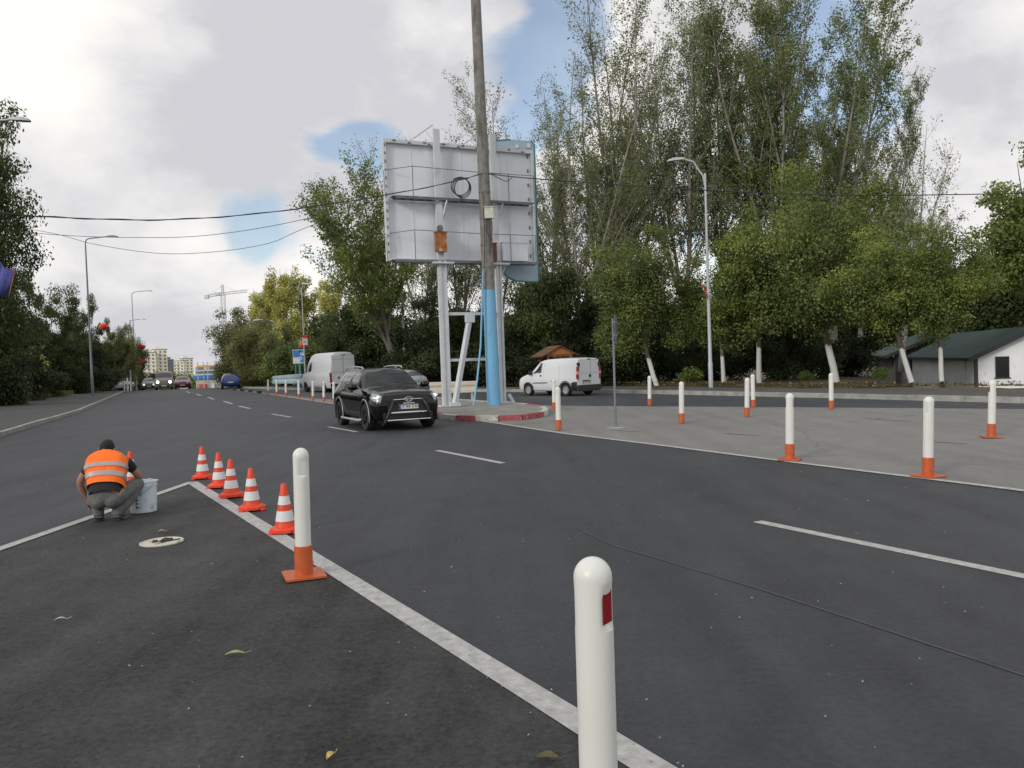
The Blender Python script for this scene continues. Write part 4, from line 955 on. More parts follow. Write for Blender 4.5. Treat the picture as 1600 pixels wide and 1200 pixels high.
# ============================================================ BILLBOARD AND POLES
m_galv = pm('painted_steel_pale', (.55, .58, .60), rough=.6, var=.08, scale=3, dirt=((.30, .24, .19), (6, 6, 1.2), .66))
m_board = pm('board_back_pale', (.70, .74, .79), rough=.6, var=.06, scale=.9, dirt=((.55, .58, .62), (1.6, 1.6, .35), .58))
m_blueb = pm('board_blue_grey', (.34, .44, .51), rough=.55, var=.08, scale=2)
m_grate = pm('walkway_steel', (.14, .15, .16), rough=.7, var=.2, scale=8)
m_rust = pm('rust_box', (.34, .13, .045), rough=.85, var=.4, scale=7, dirt=((.50, .45, .40), (5, 5, 3), .58))
m_rbrn = pm('redbrown_box', (.17, .055, .045), rough=.7, var=.2, scale=6)
m_conc = pm('pole_concrete', (.20, .195, .175), rough=.9, var=.22, scale=5, bump=.3, bscale=30, dirt=((.11, .105, .09), (7, 7, 1), .55))
m_blue = pm('pole_blue_paint', (.16, .40, .62), rough=.45, var=.05, scale=3, dirt=((.12, .31, .48), (6, 6, .8), .60))
m_cable = pm('cable_black', (.025, .025, .03), rough=.5)
bL = G(700, 635.5, .14); bR_ = G(787, 630.5, .14)
bd = (bR_ - bL).normalized(); nrm_ = Vector((-bd.y, bd.x, 0))            # nrm_ points away from the camera
bang = math.atan2(bd.y, bd.x)
def on_plane(px, py, off):
    d = ray(px, py); o = Vector((0, 0, CAMH)); p0 = bL + nrm_ * off; t = (p0 - o).dot(nrm_) / d.dot(nrm_); return o + d * t
bb = thing('billboard', 'large pale billboard seen from behind on two white steel posts', 'billboard', bL, bang)
def loc(p): d = Vector(p) - bL; return Vector((d.dot(bd), d.dot(nrm_), d.z))
TL, TR, BLc, BR = (loc(on_plane(*c, .42)) for c in ((598, 213), (829, 241), (610, 407), (834, 414)))
x0, x1 = (TL.x + BLc.x) / 2, (TR.x + BR.x) / 2; z1 = (TL.z + TR.z) / 2; z0 = (BLc.z + BR.z) / 2
print('BOARD', x0, x1, z0, z1, TL, TR, BLc, BR)
b = MB(); b.box(((x0 + x1) / 2, .50, (z0 + z1) / 2), (x1 - x0, .10, z1 - z0)); 
b.build('panel', m_board, bb)
b = MB()
for k in range(1, 6): xx = x0 + (x1 - x0) * k / 6; b.box((xx, .445, (z0 + z1) / 2), (.05, .014, z1 - z0 - .1))
b.build('panel_ribs', m_board, bb)
b = MB(); b.box(((x0 + x1) / 2, .44, z1 - .05), (x1 - x0 + .10, .26, .12)); b.box(((x0 + x1) / 2, .44, z0 + .05), (x1 - x0 + .10, .26, .10)); b.box((x0 - .02, .44, (z0 + z1) / 2), (.09, .24, z1 - z0 - .02)); b.box((x1 + .02, .44, (z0 + z1) / 2), (.09, .24, z1 - z0 - .02))
b.build('frame', m_galv, bb)
for k in range(14):
    b = MB(); zz = z0 + .3 + (z1 - z0 - .5) * k / 13; b.box((x0 - .03, .31, zz), (.035, .03, .07 + .03 * (k % 2))); b.build('bolt', m_grate, bb)
for k in range(12):
    b = MB(); xx = x0 + .3 + (x1 - x0 - .5) * ((k * 7) % 12 + .3 * (k % 3)) / 12; b.box((xx, .30, z1 - .03 - .05 * (k % 2)), (.09, .03, .05)); b.build('bolt', m_grate, bb)
for k in range(8):
    b = MB(); zz = z0 + .3 + (z1 - z0 - .5) * k / 7; b.box((x1 - .12, .425, zz), (.04, .03, .12)); b.build('bolt', m_grate, bb)
lx = loc(bL).x; rx_ = loc(bR_).x
for xx in (lx, rx_):
    b = MB(); pw = .30 if xx == lx else .20; b.box((xx, .10, (z0 - .1) / 2), (pw, .16, z0 + .1)); b.box((xx, .20, (z0 + z1) / 2 + .15), (.22, .14, z1 - z0 + .55)); b.box((xx, .1, z0 - .08), (.75, .5, .06)); b.box((xx, .1, .03), (.62, .5, .05)); b.box((xx + .30, .0, .16), (.10, .10, .35), rot=Matrix.Rotation(R(-30), 3, 'Y'))
    for sx_ in (-.32, .32): b.box((xx + sx_ * pw, .0, z0 / 2), (.08, .035, z0))
    b.build('post', m_galv, bb)
b = MB()
for zz in (loc(on_plane(724, 490, .0)).z, loc(on_plane(728, 562, .0)).z):
    b = MB(); b.box(((lx + rx_) / 2, .1, zz), (rx_ - lx - .3, .12, .10)); b.build('crossbeam', m_galv, bb)
b = MB(); b.bar(loc(on_plane(733, 502, -.1)), loc(on_plane(711, 630, -.35)), .16, .14); b.box(loc(on_plane(734, 497, -.1)), (.3, .2, .30)); b.box(loc(on_plane(711, 632, -.35)), (.35, .2, .12)); b.build('brace', m_galv, bb)
# walkways with rails
def walk(zz, xa, xb, railh, nm='walkway'):
    b = MB(); n = int((xb - xa) / .3)
    b.box(((xa + xb) / 2, .04, zz), (xb - xa, .05, .09)); b.box(((xa + xb) / 2, .34, zz), (xb - xa, .05, .09))
    for k in range(n + 1): b.box((xa + (xb - xa) * k / n, .19, zz + .02), (.20, .36, .02))
    o = b.build(nm, m_grate, bb)
    for xx in (lx + .1, rx_ + .1):
        b = MB(); b.bar((xx + .15, .02, zz - .05), (xx - .05, .28, zz - .95), .05); b.bar((xx - .2, .02, zz - .05), (xx - .2, .34, zz - .28), .04); b.build('bracket', m_galv, bb)
    return o
zw = loc(on_plane(720, 312, 0)).z; walk(zw, loc(on_plane(618, 305, 0)).x, loc(on_plane(832, 324, 0)).x, .8)
zw2 = z0 - .02; walk(zw2, x0 + .1, x1, .8)
for zz in (zw, zw2):
    b = MB(); xa, xb = loc(on_plane(646, 300, 0)).x, x1 - .1
    b.tube([(xa - .9, .42, zz + .95), (xa, .02, zz + 1.05), ((xa + xb) / 2, .02, zz + 1.0), (xb, .02, zz + 1.0)], .013, 5); b.tube([(xa, .02, zz + 1.05), (xa, .02, zz)], .013, 5); b.tube([(xa - .9, .42, zz + .95), (xa - .9, .30, zz)], .009, 5); b.tube([(rx_ + .5, .02, zz + 1.0), (rx_ + .5, .02, zz)], .013, 5); b.tube([(xb, .02, zz + 1.0), (xb, .02, zz)], .013, 5)
    b.build('guard_rail', m_grate, bb)
for a, c, d in (((645, 217), (676, 195), (677, 240)), ((716, 231), (744, 212), (745, 250))):
    b = MB(); b.bar(loc(on_plane(*a, .5)), loc(on_plane(*c, .9)), .04); b.bar(loc(on_plane(*c, .9)), loc(on_plane(*d, .3)), .03); b.bar(loc(on_plane((a[0] + c[0]) / 2 + 6, (a[1] + c[1]) / 2, .7)), loc(on_plane(d[0], d[1] - 20, .3)), .03); b.build('lamp_bracket', m_galv, bb)
def boxed(px0, py0, px1, py1, off, dep, mat_, nm, parent=bb):
    a, c = loc(on_plane(px0, py0, off)), loc(on_plane(px1, py1, off)); b = MB(); b.box(((a.x + c.x) / 2, off + dep / 2, (a.z + c.z) / 2), (abs(c.x - a.x), dep, abs(a.z - c.z))); 
    b.box(((a.x + c.x) / 2, off + dep / 2, max(a.z, c.z) + .012), (abs(c.x - a.x) + .05, dep + .05, .025)); return b.build(nm, mat_, parent)
rb = boxed(681, 363, 699, 393, -.12, .2, m_rust, 'rusty_cabinet')
boxed(763, 380, 777, 409, -.12, .25, m_rbrn, 'cable_cabinet')
boxed(785, 379, 825, 408, .10, .22, m_board, 'switch_cabinet')
b = MB(); b.lathe([(.01, 0), (.10, 0), (.10, .12), (.01, .12)], 16, c=tuple(loc(on_plane(688, 356, -.05))), axis='Y'); b.build('horn', m_grate, bb)
# second sign behind, light blue with rounded foot
sb = thing('sign_box', 'blue-grey rounded advertising panel showing behind the right edge of the billboard', 'sign', bL, bang)
sR = loc(on_plane(838.5, 330, 1.0)).x; sT = loc(on_plane(812, 219, 1.0)).z; sB = loc(on_plane(812, 440, 1.0)).z; sL = sR - 1.6
poly = [(sR - .12, sT), (sR, sT - .12), (sR, sB + .12)] + [(sR - .12 + .12 * math.cos(R(a)), sB + .12 + .12 * math.sin(R(a))) for a in (-30, -60, -90)] + [(sL + 1.1, sB)] + [(sL + .9 + .9 * math.cos(R(a)), sB + .75 + .75 * math.sin(R(a))) for a in (-105, -125, -145, -165, -180)] + [(sL, sT - .1)] + [(sR - 1.0, sT)]
b = MB(); n = len(poly); b.add([(x, 1.0, z) for x, z in poly] + [(x, 1.22, z) for x, z in poly], [tuple(range(n)), tuple(range(2 * n - 1, n - 1, -1))] + [(i, n + i, n + (i + 1) % n, (i + 1) % n) for i in range(n)]); b.build('panel', m_blueb, sb)
b = MB(); b.tube([(x, 1.0, z) for x, z in poly], .03, 6); b.build('trim', pm('teal_trim', (.05, .22, .22), rough=.4), sb)
b = MB(); b.box((rx_ + .05, 1.3, sB / 2 + 1.2), (.16, .14, sB + 2.4)); b.build('post', m_galv, sb)
b = MB()
for zz in (sT - 1.0, sT - 2.2, sT - 3.6, sT - 4.5): b.box((sR - .32, .985, zz), (.05, .03, .12))
b.box((sR - .60, .98, sT - 1.7), (.12, .05, .2)); b.build('clips', m_grate, sb)
b = MB(); b.box((sR - .25, .98, sT - .18), (.14, .03, .16)); b.box((sR - .72, .98, sT - .25), (.1, .03, .12)); b.box((sR - .72, .98, sT - .48), (.12, .03, .12)); b.build('lettering', m_band, sb)

# the tall concrete pole with its blue painted foot
base = G(772, 632.5, .14); topp = P(741.5, -40, base.y); midp = lambda t: base.lerp(topp, t)
Hp = topp.z - base.z
pole = thing('utility_pole', 'tall leaning concrete pole with a sky-blue painted foot in front of the billboard', 'utility pole', base)
def rad_at(z): return .235 - (.235 - .165) * z / Hp
zb_ = loc(P(766, 453, base.y)).z
def polepart(z0_, z1_, extra, nm, mm):
    n = 12; b = MB(); b.tube([midp(z / Hp) - base for z in np.linspace(z0_, z1_, n)], [rad_at(z) + extra for z in np.linspace(z0_, z1_, n)], 24); return b.build(nm, mm, pole, smooth=50)
polepart(zb_, Hp, 0, 'shaft', m_conc); polepart(-.1, zb_, .004, 'painted_foot', m_blue)
for py in (272, 300, 341, 383, 417):
    z = P(760, py, base.y).z - base.z; c = midp(z / Hp) - base; b = MB(); b.lathe([(rad_at(z) - .01, -.03), (rad_at(z) + .012, -.03), (rad_at(z) + .012, .03), (rad_at(z) - .01, .03)], 24, c=tuple(c)); b.build('clamp', m_grate if py < 290 else m_conc, pole)
p_ = P(764, 333, base.y - .26); b = MB(); b.box(p_ - base, (.30, .16, .36)); b.box(p_ - base + Vector((0, 0, .2)), (.34, .2, .03)); jb = b.build('junction_box', pm('cream_box', (.55, .55, .48), rough=.5), pole)
b = MB()
for dx in (-.08, .0, .07): b.tube([p_ - base + Vector((dx, 0, -.18)), p_ - base + Vector((dx * 1.6, .02, -.5)), P(766 + dx * 20, 372, base.y - .23) - base, P(765, 400, base.y - .24) - base], .012, 5)
b.build('cable_drop', m_cable, pole)
b = MB(); b.tube([P(755, 420, base.y - .3) - base, P(753, 480, base.y - .32) - base, P(751, 540, base.y - .35) - base, P(746, 590, base.y - .5) - base, P(740, 634, base.y - .8) - base], .032, 8); b.build('cable_conduit', m_blue, pole)
b = MB(); b.tube([P(754, 300, base.y - .26) - base, P(757, 350, base.y - .27) - base, P(757, 400, base.y - .28) - base, P(755, 450, base.y - .3) - base], .012, 6); b.build('cable_drop', m_cable, pole)
# cables
def wire(name, pxs, Ys, rad, label, tw=False):
    pts = [P(x, y, Y) for (x, y), Y in zip(pxs, Ys)]
    # smooth curve through the points
    out = []; n = len(pts)
    for i in range(n - 1):
        p0, p1, p2, p3 = pts[max(0, i - 1)], pts[i], pts[i + 1], pts[min(n - 1, i + 2)]
        for k in range(8):
            t = k / 8; out.append(.5 * ((2 * p1) + (p2 - p0) * t + (2 * p0 - 5 * p1 + 4 * p2 - p3) * t * t + (-p0 + 3 * p1 - 3 * p2 + p3) * t ** 3))
    out.append(pts[-1]); b = MB(); b.tube(out, rad, 6)
    if tw:
        o2 = [p + Vector((.02 * math.sin(i * 1.1), .02 * math.cos(i * 1.1), .022 * math.cos(i * 1.1))) for i, p in enumerate(out)]; b.tube(o2, rad * .8, 5)
    return tag(b.build(name, m_cable, smooth=True), label, 'cable', 'overhead cables')
Yp = base.y - .2
wire('cable', [(-260, 300), (-100, 322), (0, 333), (100, 340), (250, 343.5), (400, 334), (560, 312), (690, 288), (752, 272)], [16, 17.5, 18.5, 19.5, 21, 22.7, 24.6, 26.2, Yp], .014, 'thick black cable sagging from the pole to the left edge', tw=True)
wire('cable', [(764, 271), (800, 276), (900, 284), (1100, 297), (1330, 305), (1600, 302), (1760, 297)], [Yp] * 7, .018, 'thick black cable from the pole to the right edge')
wire('cable', [(764, 271), (775, 276), (790, 283), (797, 280), (801, 276.5)], [Yp - .03] * 5, .014, 'short looped tail of cable right of the pole')
wire('cable', [(-120, 344), (0, 358), (90, 367), (200, 371), (320, 368), (460, 346), (640, 300)], [62] * 7, .022, 'upper thin grey cable in the sky left of the billboard')
wire('cable', [(-40, 345), (80, 364), (150, 382), (250, 396), (340, 393), (420, 380), (475, 357), (640, 290)], [66] * 8, .022, 'lower thin sagging cable in the sky left of the billboard')
c0 = P(719, 291, Yp); rr_ = 14 * Yp / FPX
b = MB()
for k in range(3):
    b.tube([c0 + Vector((rr_ * (1 - .04 * k) * math.cos(a) + .04 * k, .03 * k, rr_ * (1 + .03 * k) * math.sin(a) - .03 * k)) for a in np.linspace(0, 2 * math.pi, 30)], .017, 6)
b.bar(c0 + Vector((-.2, 0, .25)), c0 + Vector((.3, .03, .27)), .05); b.bar(c0 + Vector((0, 0, -.32)), c0 + Vector((.02, .02, -.52)), .035)
tag(b.build('cable_coil', m_cable, smooth=50), 'black coil of spare cable hanging left of the pole', 'cable coil')

# traffic island under the billboard
isl = [G(*c, 0) for c in ((622, 631), (650, 640), (672, 648), (690, 654), (715, 657), (745, 658), (780, 658), (815, 656.5), (840, 653), (851, 649), (853, 645), (843, 640.5), (815, 636.5), (770, 633.5), (720, 629.5), (670, 624.5), (630, 621), (600, 622))]
m_kred = pm('kerb_red', (.34, .085, .09), rough=.8, var=.3, scale=8, dirt=((.34, .27, .25), (7, 7, 7), .58))
m_kwh = pm('kerb_white', (.50, .49, .46), rough=.8, var=.15, scale=8, dirt=((.17, .16, .15), (7, 7, 9), .57))
m_isl = pm('island_concrete', (.24, .235, .215), rough=.9, var=.2, scale=2.2, bump=.3, bscale=30)
def kmat(i):
    mid = (segs[i][0] + segs[i][1]) / 2; px_ = 800 + mid.x / mid.y * FPX
    return 1 if (px_ < 692 or 717 < px_ < 749 or 793 < px_ < 846) else 2
segs = []
pl_ = isl + [isl[0]]
for i in range(len(pl_) - 1):
    L_ = (pl_[i + 1] - pl_[i]).length; n = max(1, round(L_ / .55))
    for k in range(n): segs.append((pl_[i].lerp(pl_[i + 1], k / n), pl_[i].lerp(pl_[i + 1], (k + 1) / n)))
front = [i for i, s_ in enumerate(segs) if (s_[0].y + s_[1].y) / 2 < 26.5 and s_[0].x < 1.4]
b = MB(); rs = random.Random(4)
for i, (a, c) in enumerate(segs):
    d = c - a; mid = (a + c) / 2; h = .15 + rs.uniform(-.008, .008)
    b.box((mid.x, mid.y, h / 2 - .02), (d.length + .01 - .018, .17, h + .04), rz=math.atan2(d.y, d.x), mi=(kmat(i) - 1 if mid.y < 27.2 else 1) if True else 0)
tag(b.build('island_kerb', [m_kred, m_kwh]), kind='structure')
ctr = sum(isl, Vector()) / len(isl)
flat('traffic_island', [p + (ctr - p).normalized() * .06 for p in isl], .14, m_isl)

# ============================================================ LAMP POSTS, FLAGS, SIGNS
m_lampg = pm('lamp_steel', (.42, .45, .47), rough=.5, metal=.2, var=.08, scale=4)
m_lampd = pm('lamp_dark_steel', (.17, .20, .23), rough=.5, metal=.2, var=.08, scale=4)
m_lens = pm('lamp_lens', (.30, .30, .28), rough=.2)
def lamp(px, pyb, pyt, Y, armpx, mm, label, z=0, rb=.11, armrise=.35, curve=True, flipz=None):
    g = P(px, pyb, Y); top = P(px, pyt, Y); H = top.z - g.z
    arm = armpx * Y / FPX; sgn = 1 if arm > 0 else -1
    t = thing('street_lamp', label, 'street lamp', (g.x, Y, g.z), 0, 'street lamps')
    b = MB(); b.tube([(0, 0, -.2), (0, 0, 1.3), (0, 0, 1.35), (0, 0, H * .5), (0, 0, H - .6)], [rb, rb * .97, rb * .8, rb * .62, rb * .45], 12); b.build('pole', mm, t, smooth=40)
    b = MB()
    if curve: pts = [(0, 0, H - .6), (0, 0, H - .35), (sgn * .08, 0, H - .12), (sgn * .3, 0, H - .02), (arm * .5, 0, H + .05), (arm * .72, 0, H + .08)]
    else: pts = [(0, 0, H - 1.2), (sgn * .1, 0, H - .7), (sgn * .35, 0, H - .35), (arm * .4, 0, H - .05), (arm * .75, 0, H + .08)]
    b.tube(pts, rb * .42, 8); b.build('arm', mm, t, smooth=50)
    hd = .75; cx = arm * .72 + sgn * hd * .5; b = MB()
    q_ = Matrix.Rotation(R(5) * sgn, 3, 'Y')
    V = []; 
    for x, w_, zt_, zb2 in ((-.42, .05, .03, -.03), (-.30, .10, .06, -.05), (.1, .16, .08, -.06), (.34, .14, .04, -.06), (.42, .06, -.01, -.05)):
        V += [(x * sgn, -w_, zb2), (x * sgn, w_, zb2), (x * sgn, w_ * .6, zt_), (x * sgn, -w_ * .6, zt_)]
    V = [Vector((cx, 0, H + .08)) + q_ @ Vector(v) for v in V]
    F = [(4 * i + j, 4 * i + (j + 1) % 4, 4 * i + 4 + (j + 1) % 4, 4 * i + 4 + j) for i in range(4) for j in range(4)] + [(0, 3, 2, 1), (16, 17, 18, 19)]
    b.add(V, F); hh = b.build('lamp_head', mm, t)
    b = MB(); b.box(Vector((cx + sgn * .08, 0, H + .012)), (.42, .2, .02), rot=q_); l_ = b.build('lens', m_lens, None); l_.parent = hh
    return t
lamp(145, 615, 372, 61, 50, m_lampd, 'nearest left street lamp with a red flag halfway up and its arm to the right')
lamp(213, 611, 456, 90, 30, m_lampg, 'second left street lamp, pale, standing before the distant tower blocks')
lamp(1111, 610.5, 250, 36.5, -44, m_lampg, 'pale street lamp on the right pavement with a curved arm to the left', curve=False)
lamp(633, 584, 402, 56, 44, m_lampg, 'pale street lamp seen just left of the billboard post', rb=.13)
lamp(431, 603, 500, 82, -27, m_lampg, 'pale street lamp in front of the olive trees with its arm to the left', rb=.13)
lamp(478, 606, 445, 63, 1.5, m_lampg, 'thin grey mast right of the blue direction sign', rb=.09)
lamp(-62, 648, 193, 30, 140, m_lampg, 'street lamp outside the left edge, only its head reaching into the sky')
lamp(208, 612, 500, 108, 22, m_lampg, 'thin distant lamp post just left of the second left street lamp', rb=.12)
m_fb, m_fy, m_fr = pm('flag_blue', (.07, .08, .30), rough=.8), pm('flag_yellow', (.70, .52, .05), rough=.8), pm('flag_red', (.62, .035, .035), rough=.8)
def flag(px, py, Y, w_, h, ang, droop, label, staff=.9, face=0, cuts=((0, .07), (.07, .18), (.18, 1.0))):
    p0 = P(px, py, Y); t = thing('flag', label, 'flag', p0, R(face), 'flags on the lamp posts')
    d = Vector((math.cos(R(ang)), 0, math.sin(R(ang))))
    b = MB(); b.tube([Vector((0, 0, 0)), d * (staff + h)], .014, 6); b.build('staff', m_lampg, t)
    for k, mm in enumerate((m_fb, m_fy, m_fr)):
        b = MB(); V = []; n = 7; e0, e1 = cuts[k]
        for i in range(n):
            for j in range(2):
                u = (e0 + (e1 - e0) * i / (n - 1)) * w_; v = j * h; s0 = d * (staff + v)
                V.append(s0 + Vector((u * math.cos(R(droop)), .08 * math.sin(u / w_ * 9 + v), u * math.sin(R(droop)) - .1 * math.sin(u / w_ * 3))))
        b.add(V, [(2 * i, 2 * i + 1, 2 * i + 3, 2 * i + 2) for i in range(n - 1)]); o = b.build(('blue_stripe', 'yellow_stripe', 'red_stripe')[k], mm, t, smooth=True)
        md = o.modifiers.new('s', 'SOLIDIFY'); md.thickness = .012
flag(149, 514, 60.8, .75, .45, 55, -8, 'mostly red flag drooping on the nearest left street lamp', staff=.15)
flag(211, 543, 89.8, 1.0, .5, 60, -20, 'small red flag on the second left street lamp, upper of two', staff=.15)
flag(212, 566, 89.8, .9, .6, 60, -30, 'small red flag on the second left street lamp, lower of two', staff=.15)
flag(631, 512, 55.8, -1.0, .5, 150, -35, 'small flag with yellow tip on the lamp left of the billboard', staff=.1)
flag(1108, 470, 36.3, -.55, .30, 115, -75, 'small red flag on the right-hand street lamp', staff=.05)
flag(-14, 452, 22, .52, .75, 72, -25, 'blue flag tip with a little yellow at the left edge of the picture', staff=.05, cuts=((0, .92), (.92, 1.0), (1.0, 1.01)))
flag(466, 548, 66.8, .8, .6, 85, -15, 'red and yellow flag above the blue direction sign', staff=.4)
m_sblue = pm('sign_blue', (.035, .19, .50), rough=.4, var=.04); m_swhite = pm('sign_white', (.62, .65, .68), rough=.4); m_teal = pm('post_teal', (.06, .24, .32), rough=.5)
m_sgrey = pm('sign_back_grey', (.11, .12, .14), rough=.5, metal=.3)
g = P(468, 605, 67); sx = thing('direction_sign', 'blue direction sign with white arrows on a teal post left of the white panel van', 'sign', (g.x, 67, g.z - .1))
c = P(466.5, 557, 67) - Vector((g.x, 67, g.z - .1)); wS, hS = .98, 1.18
b = MB(); b.box((.08, .05, c.z / 2), (.15, .10, c.z)); b.box((-.28, .05, c.z / 2), (.07, .07, c.z)); b.build('post', m_teal, sx)
b = MB(); b.box((c.x, 0, c.z), (wS, .04, hS)); b.build('board', m_swhite, sx)
b = MB(); b.box((c.x - .15, -.024, c.z + .24), (wS - .36, .006, .62)); b.box((c.x + .30, -.024, c.z - .22), (.30, .006, .60)); b.box((c.x + .26, -.024, c.z + .42), (.34, .006, .22)); b.build('blue_field', m_sblue, sx)
b = MB(); b.lathe([(.001, -.004), (.15, -.004), (.15, .004), (.001, .004)], 18, c=(c.x + .18, -.030, c.z - .16), axis='Y'); b.bar((c.x + .2, -.03, c.z - .1), (c.x + .3, -.03, c.z + .3), .05, .008); b.bar((c.x + .1, -.03, c.z - .2), (c.x - .45, -.03, c.z), .07, .008); b.build('arrow', m_swhite, sx)
b = MB(); b.lathe([(.001, -.004), (.07, -.004), (.07, .004), (.001, .004)], 14, c=(c.x + .18, -.036, c.z - .16), axis='Y'); b.build('arrow_island', m_sblue, sx)
g = P(479, 606, 63); c = P(476.5, 532, 62.8)
sx = thing('stop_board', 'small white board with a red top mounted on the thin grey mast', 'sign', c)
b = MB(); b.box((0, 0, -.05), (.40, .04, .62)); b.build('board', m_swhite, sx)
b = MB(); b.box((.02, -.023, .34 - .05), (.34, .006, .26)); b.build('red_panel', m_fr, sx)
b = MB(); b.box((-.02, -.023, -.16), (.24, .006, .05)); b.box((.0, -.023, -.04), (.2, .006, .04)); b.build('writing', m_sgrey, sx)
# thin sign post on the median, plate seen almost edge-on
g = G(962, 668, .004); tp = P(957.5, 497, g.y); sx = thing('sign_post', 'thin grey post on the pale median with its sign plate turned edge-on', 'sign post', g)
b = MB(); b.tube([(0, 0, -.05), tp - g], .027, 12); b.build('post', m_lampd, sx, smooth=50)
c = P(962, 513, g.y) - g; b = MB(); q_ = Matrix.Rotation(R(78), 3, 'Z'); b.box(c, (.56, .02, .60), rot=q_ @ Matrix.Rotation(R(45), 3, 'Y') if False else q_); b.build('plate', m_sgrey, sx)
b = MB(); b.box(c + Vector((-.02, 0, .15)), (.07, .05, .04)); b.box(c + Vector((-.02, 0, -.15)), (.07, .05, .04)); b.build('clamp', m_lampg, sx)
b = MB(); b.lathe([(.02, 0), (.22, 0), (.16, .012), (.03, .016)], 20); b.build('footing', m_kerb, sx)
# white posts before the crest at left
wp = None
for i, (px, Y, h) in enumerate(((193, 79, 1.0), (198.5, 82, 1.25))):
    if wp is None: b = MB(); b.lathe([(.09, -.1), (.09, .9), (.07, .97), (.02, 1.0)], 14); wp = b.build('white_post', m_white, smooth=40); o = wp
    else: o = wp.copy(); COL.objects.link(o)
    o.location = XY(px, Y) + Vector((0, 0, .12)); o.scale.z = h; tag(o, ('shorter left' if i == 0 else 'taller right') + ' one of two short white posts at the left pavement end', 'post', 'white posts at the left pavement end')
for i, (px, Y, pyt) in enumerate(((204, 86, 578), (207, 96, 500))):
    g = XY(px, Y); tpz = P(px, pyt, Y).z; b = MB(); b.tube([(0, 0, -.1), (0, 0, tpz - g.z)], [.10, .07], 10); o = b.build('white_mast', m_lampg, smooth=40); o.location = g; tag(o, ('low' if i == 0 else 'tall') + ' pale mast among the posts at the left pavement end', 'mast')

# guard rails
m_grail = pm('rail_pale_blue', (.42, .56, .60), rough=.5, metal=.1, var=.08); m_grw = pm('rail_weathered', (.50, .47, .40), rough=.7, var=.1, scale=3, dirt=((.36, .17, .07), (3, 3, 3), .60))
def guardrail(a, c, mm, label, n, z=.55, hh=.32):
    d = (c - a); ang = math.atan2(d.y, d.x); t = thing('guard_rail', label, 'guard rail', a, ang); L_ = math.hypot(d.x, d.y); sl = d.z / L_
    b = MB(); prof = [(0, -hh / 2), (-.05, -hh / 2 + .03), (-.05, -hh / 6 - .02), (0, -.03), (0, .03), (-.05, hh / 6 + .02), (-.05, hh / 2 - .03), (0, hh / 2)]
    V = [(x, y, z + zz + sl * x) for x in (0, L_) for y, zz in prof]; k = len(prof); V += [(x, y + .012, zz) for x, y, zz in V]
    F = [(i, i + 1, k + i + 1, k + i) for i in range(k - 1)] + [(2 * k + i + 1, 2 * k + i, 3 * k + i, 3 * k + i + 1) for i in range(k - 1)]
    b.add(V, F); b.build('rail', mm, t)
    for i in range(n): x = L_ * (i + .12) / (n - .75); b = MB(); b.box((x, .08, (z + .1) / 2 + sl * x), (.08, .12, z + .1)); b.build('post', mm, t)
    return t
a = XY(425, 76); a.z = 0; c = XY(472, 60); c.z = 0
guardrail(Vector((a.x, a.y, .25)), Vector((c.x, c.y, .45)), m_grail, 'pale blue guard rail behind the bollards and direction sign', 5, z=.45, hh=.75)
a = P(672, 620, 33.5); c = P(745, 620, 33.0)
guardrail(Vector((a.x, a.y, .0)), Vector((c.x, c.y, .0)), m_grw, 'weathered cream guard rail behind the billboard posts', 2, z=.62, hh=.5)
# ============================================================ VEHICLES
m_glass = pm('car_glass', (.030, .038, .043), rough=.03, var=.05, spec=.9)
m_glassb = pm('car_glass_reflect_tint', (.012, .020, .021), rough=.03, var=.7, scale=2.2, spec=.35)  # windscreen: uneven tint in the colour stands for soft reflections
m_tyre = pm('tyre', (.016, .016, .016), rough=.85, var=.15)
m_rimd = pm('rim_dark', (.035, .036, .04), rough=.35, metal=.6); m_riml = pm('rim_silver', (.50, .51, .52), rough=.35, metal=.5)
m_chrome = pm('chrome', (.70, .71, .72), rough=.18, metal=.9, var=.03)
m_silver = pm('satin_silver', (.48, .49, .50), rough=.35, metal=.5, var=.05)
m_bplast = pm('black_plastic', (.020, .021, .023), rough=.5, var=.1)
m_blackp = pm('paint_black', (.004, .0045, .006), rough=.07, var=.1, spec=.42)
m_whitep = pm('paint_white', (.66, .68, .70), rough=.3, var=.015, scale=1.5, coat=.3)
m_silp = pm('paint_silver', (.42, .46, .50), rough=.3, metal=.3, var=.02, coat=.4)
m_bluep = pm('paint_blue', (.012, .045, .22), rough=.25, var=.03, coat=.5)
m_redp = pm('paint_darkred', (.13, .012, .018), rough=.25, var=.03, coat=.5)
m_greyp = pm('paint_grey', (.12, .125, .13), rough=.3, var=.03, coat=.5)
m_tail = pm('tail_lamp', (.40, .012, .016), rough=.15, var=.1, coat=.5); m_taild = pm('tail_dark', (.06, .012, .014), rough=.2)
m_hlens = pm('headlamp_glass', (.30, .33, .36), rough=.06, metal=.55, var=.25, scale=14, coat=1)
m_hl_on = pm('headlamp_lit', (.9, .92, 1.0), rough=.2, emis=((1.0, .97, .92), 14.0)); m_drl = pm('position_lamp_lit', (.9, .92, 1.0), rough=.2, emis=((.95, .96, 1.0), .8))
m_plate = pm('plate_white', (.60, .62, .62), rough=.4, var=.04); m_pblue = pm('plate_blue', (.02, .06, .35), rough=.4)

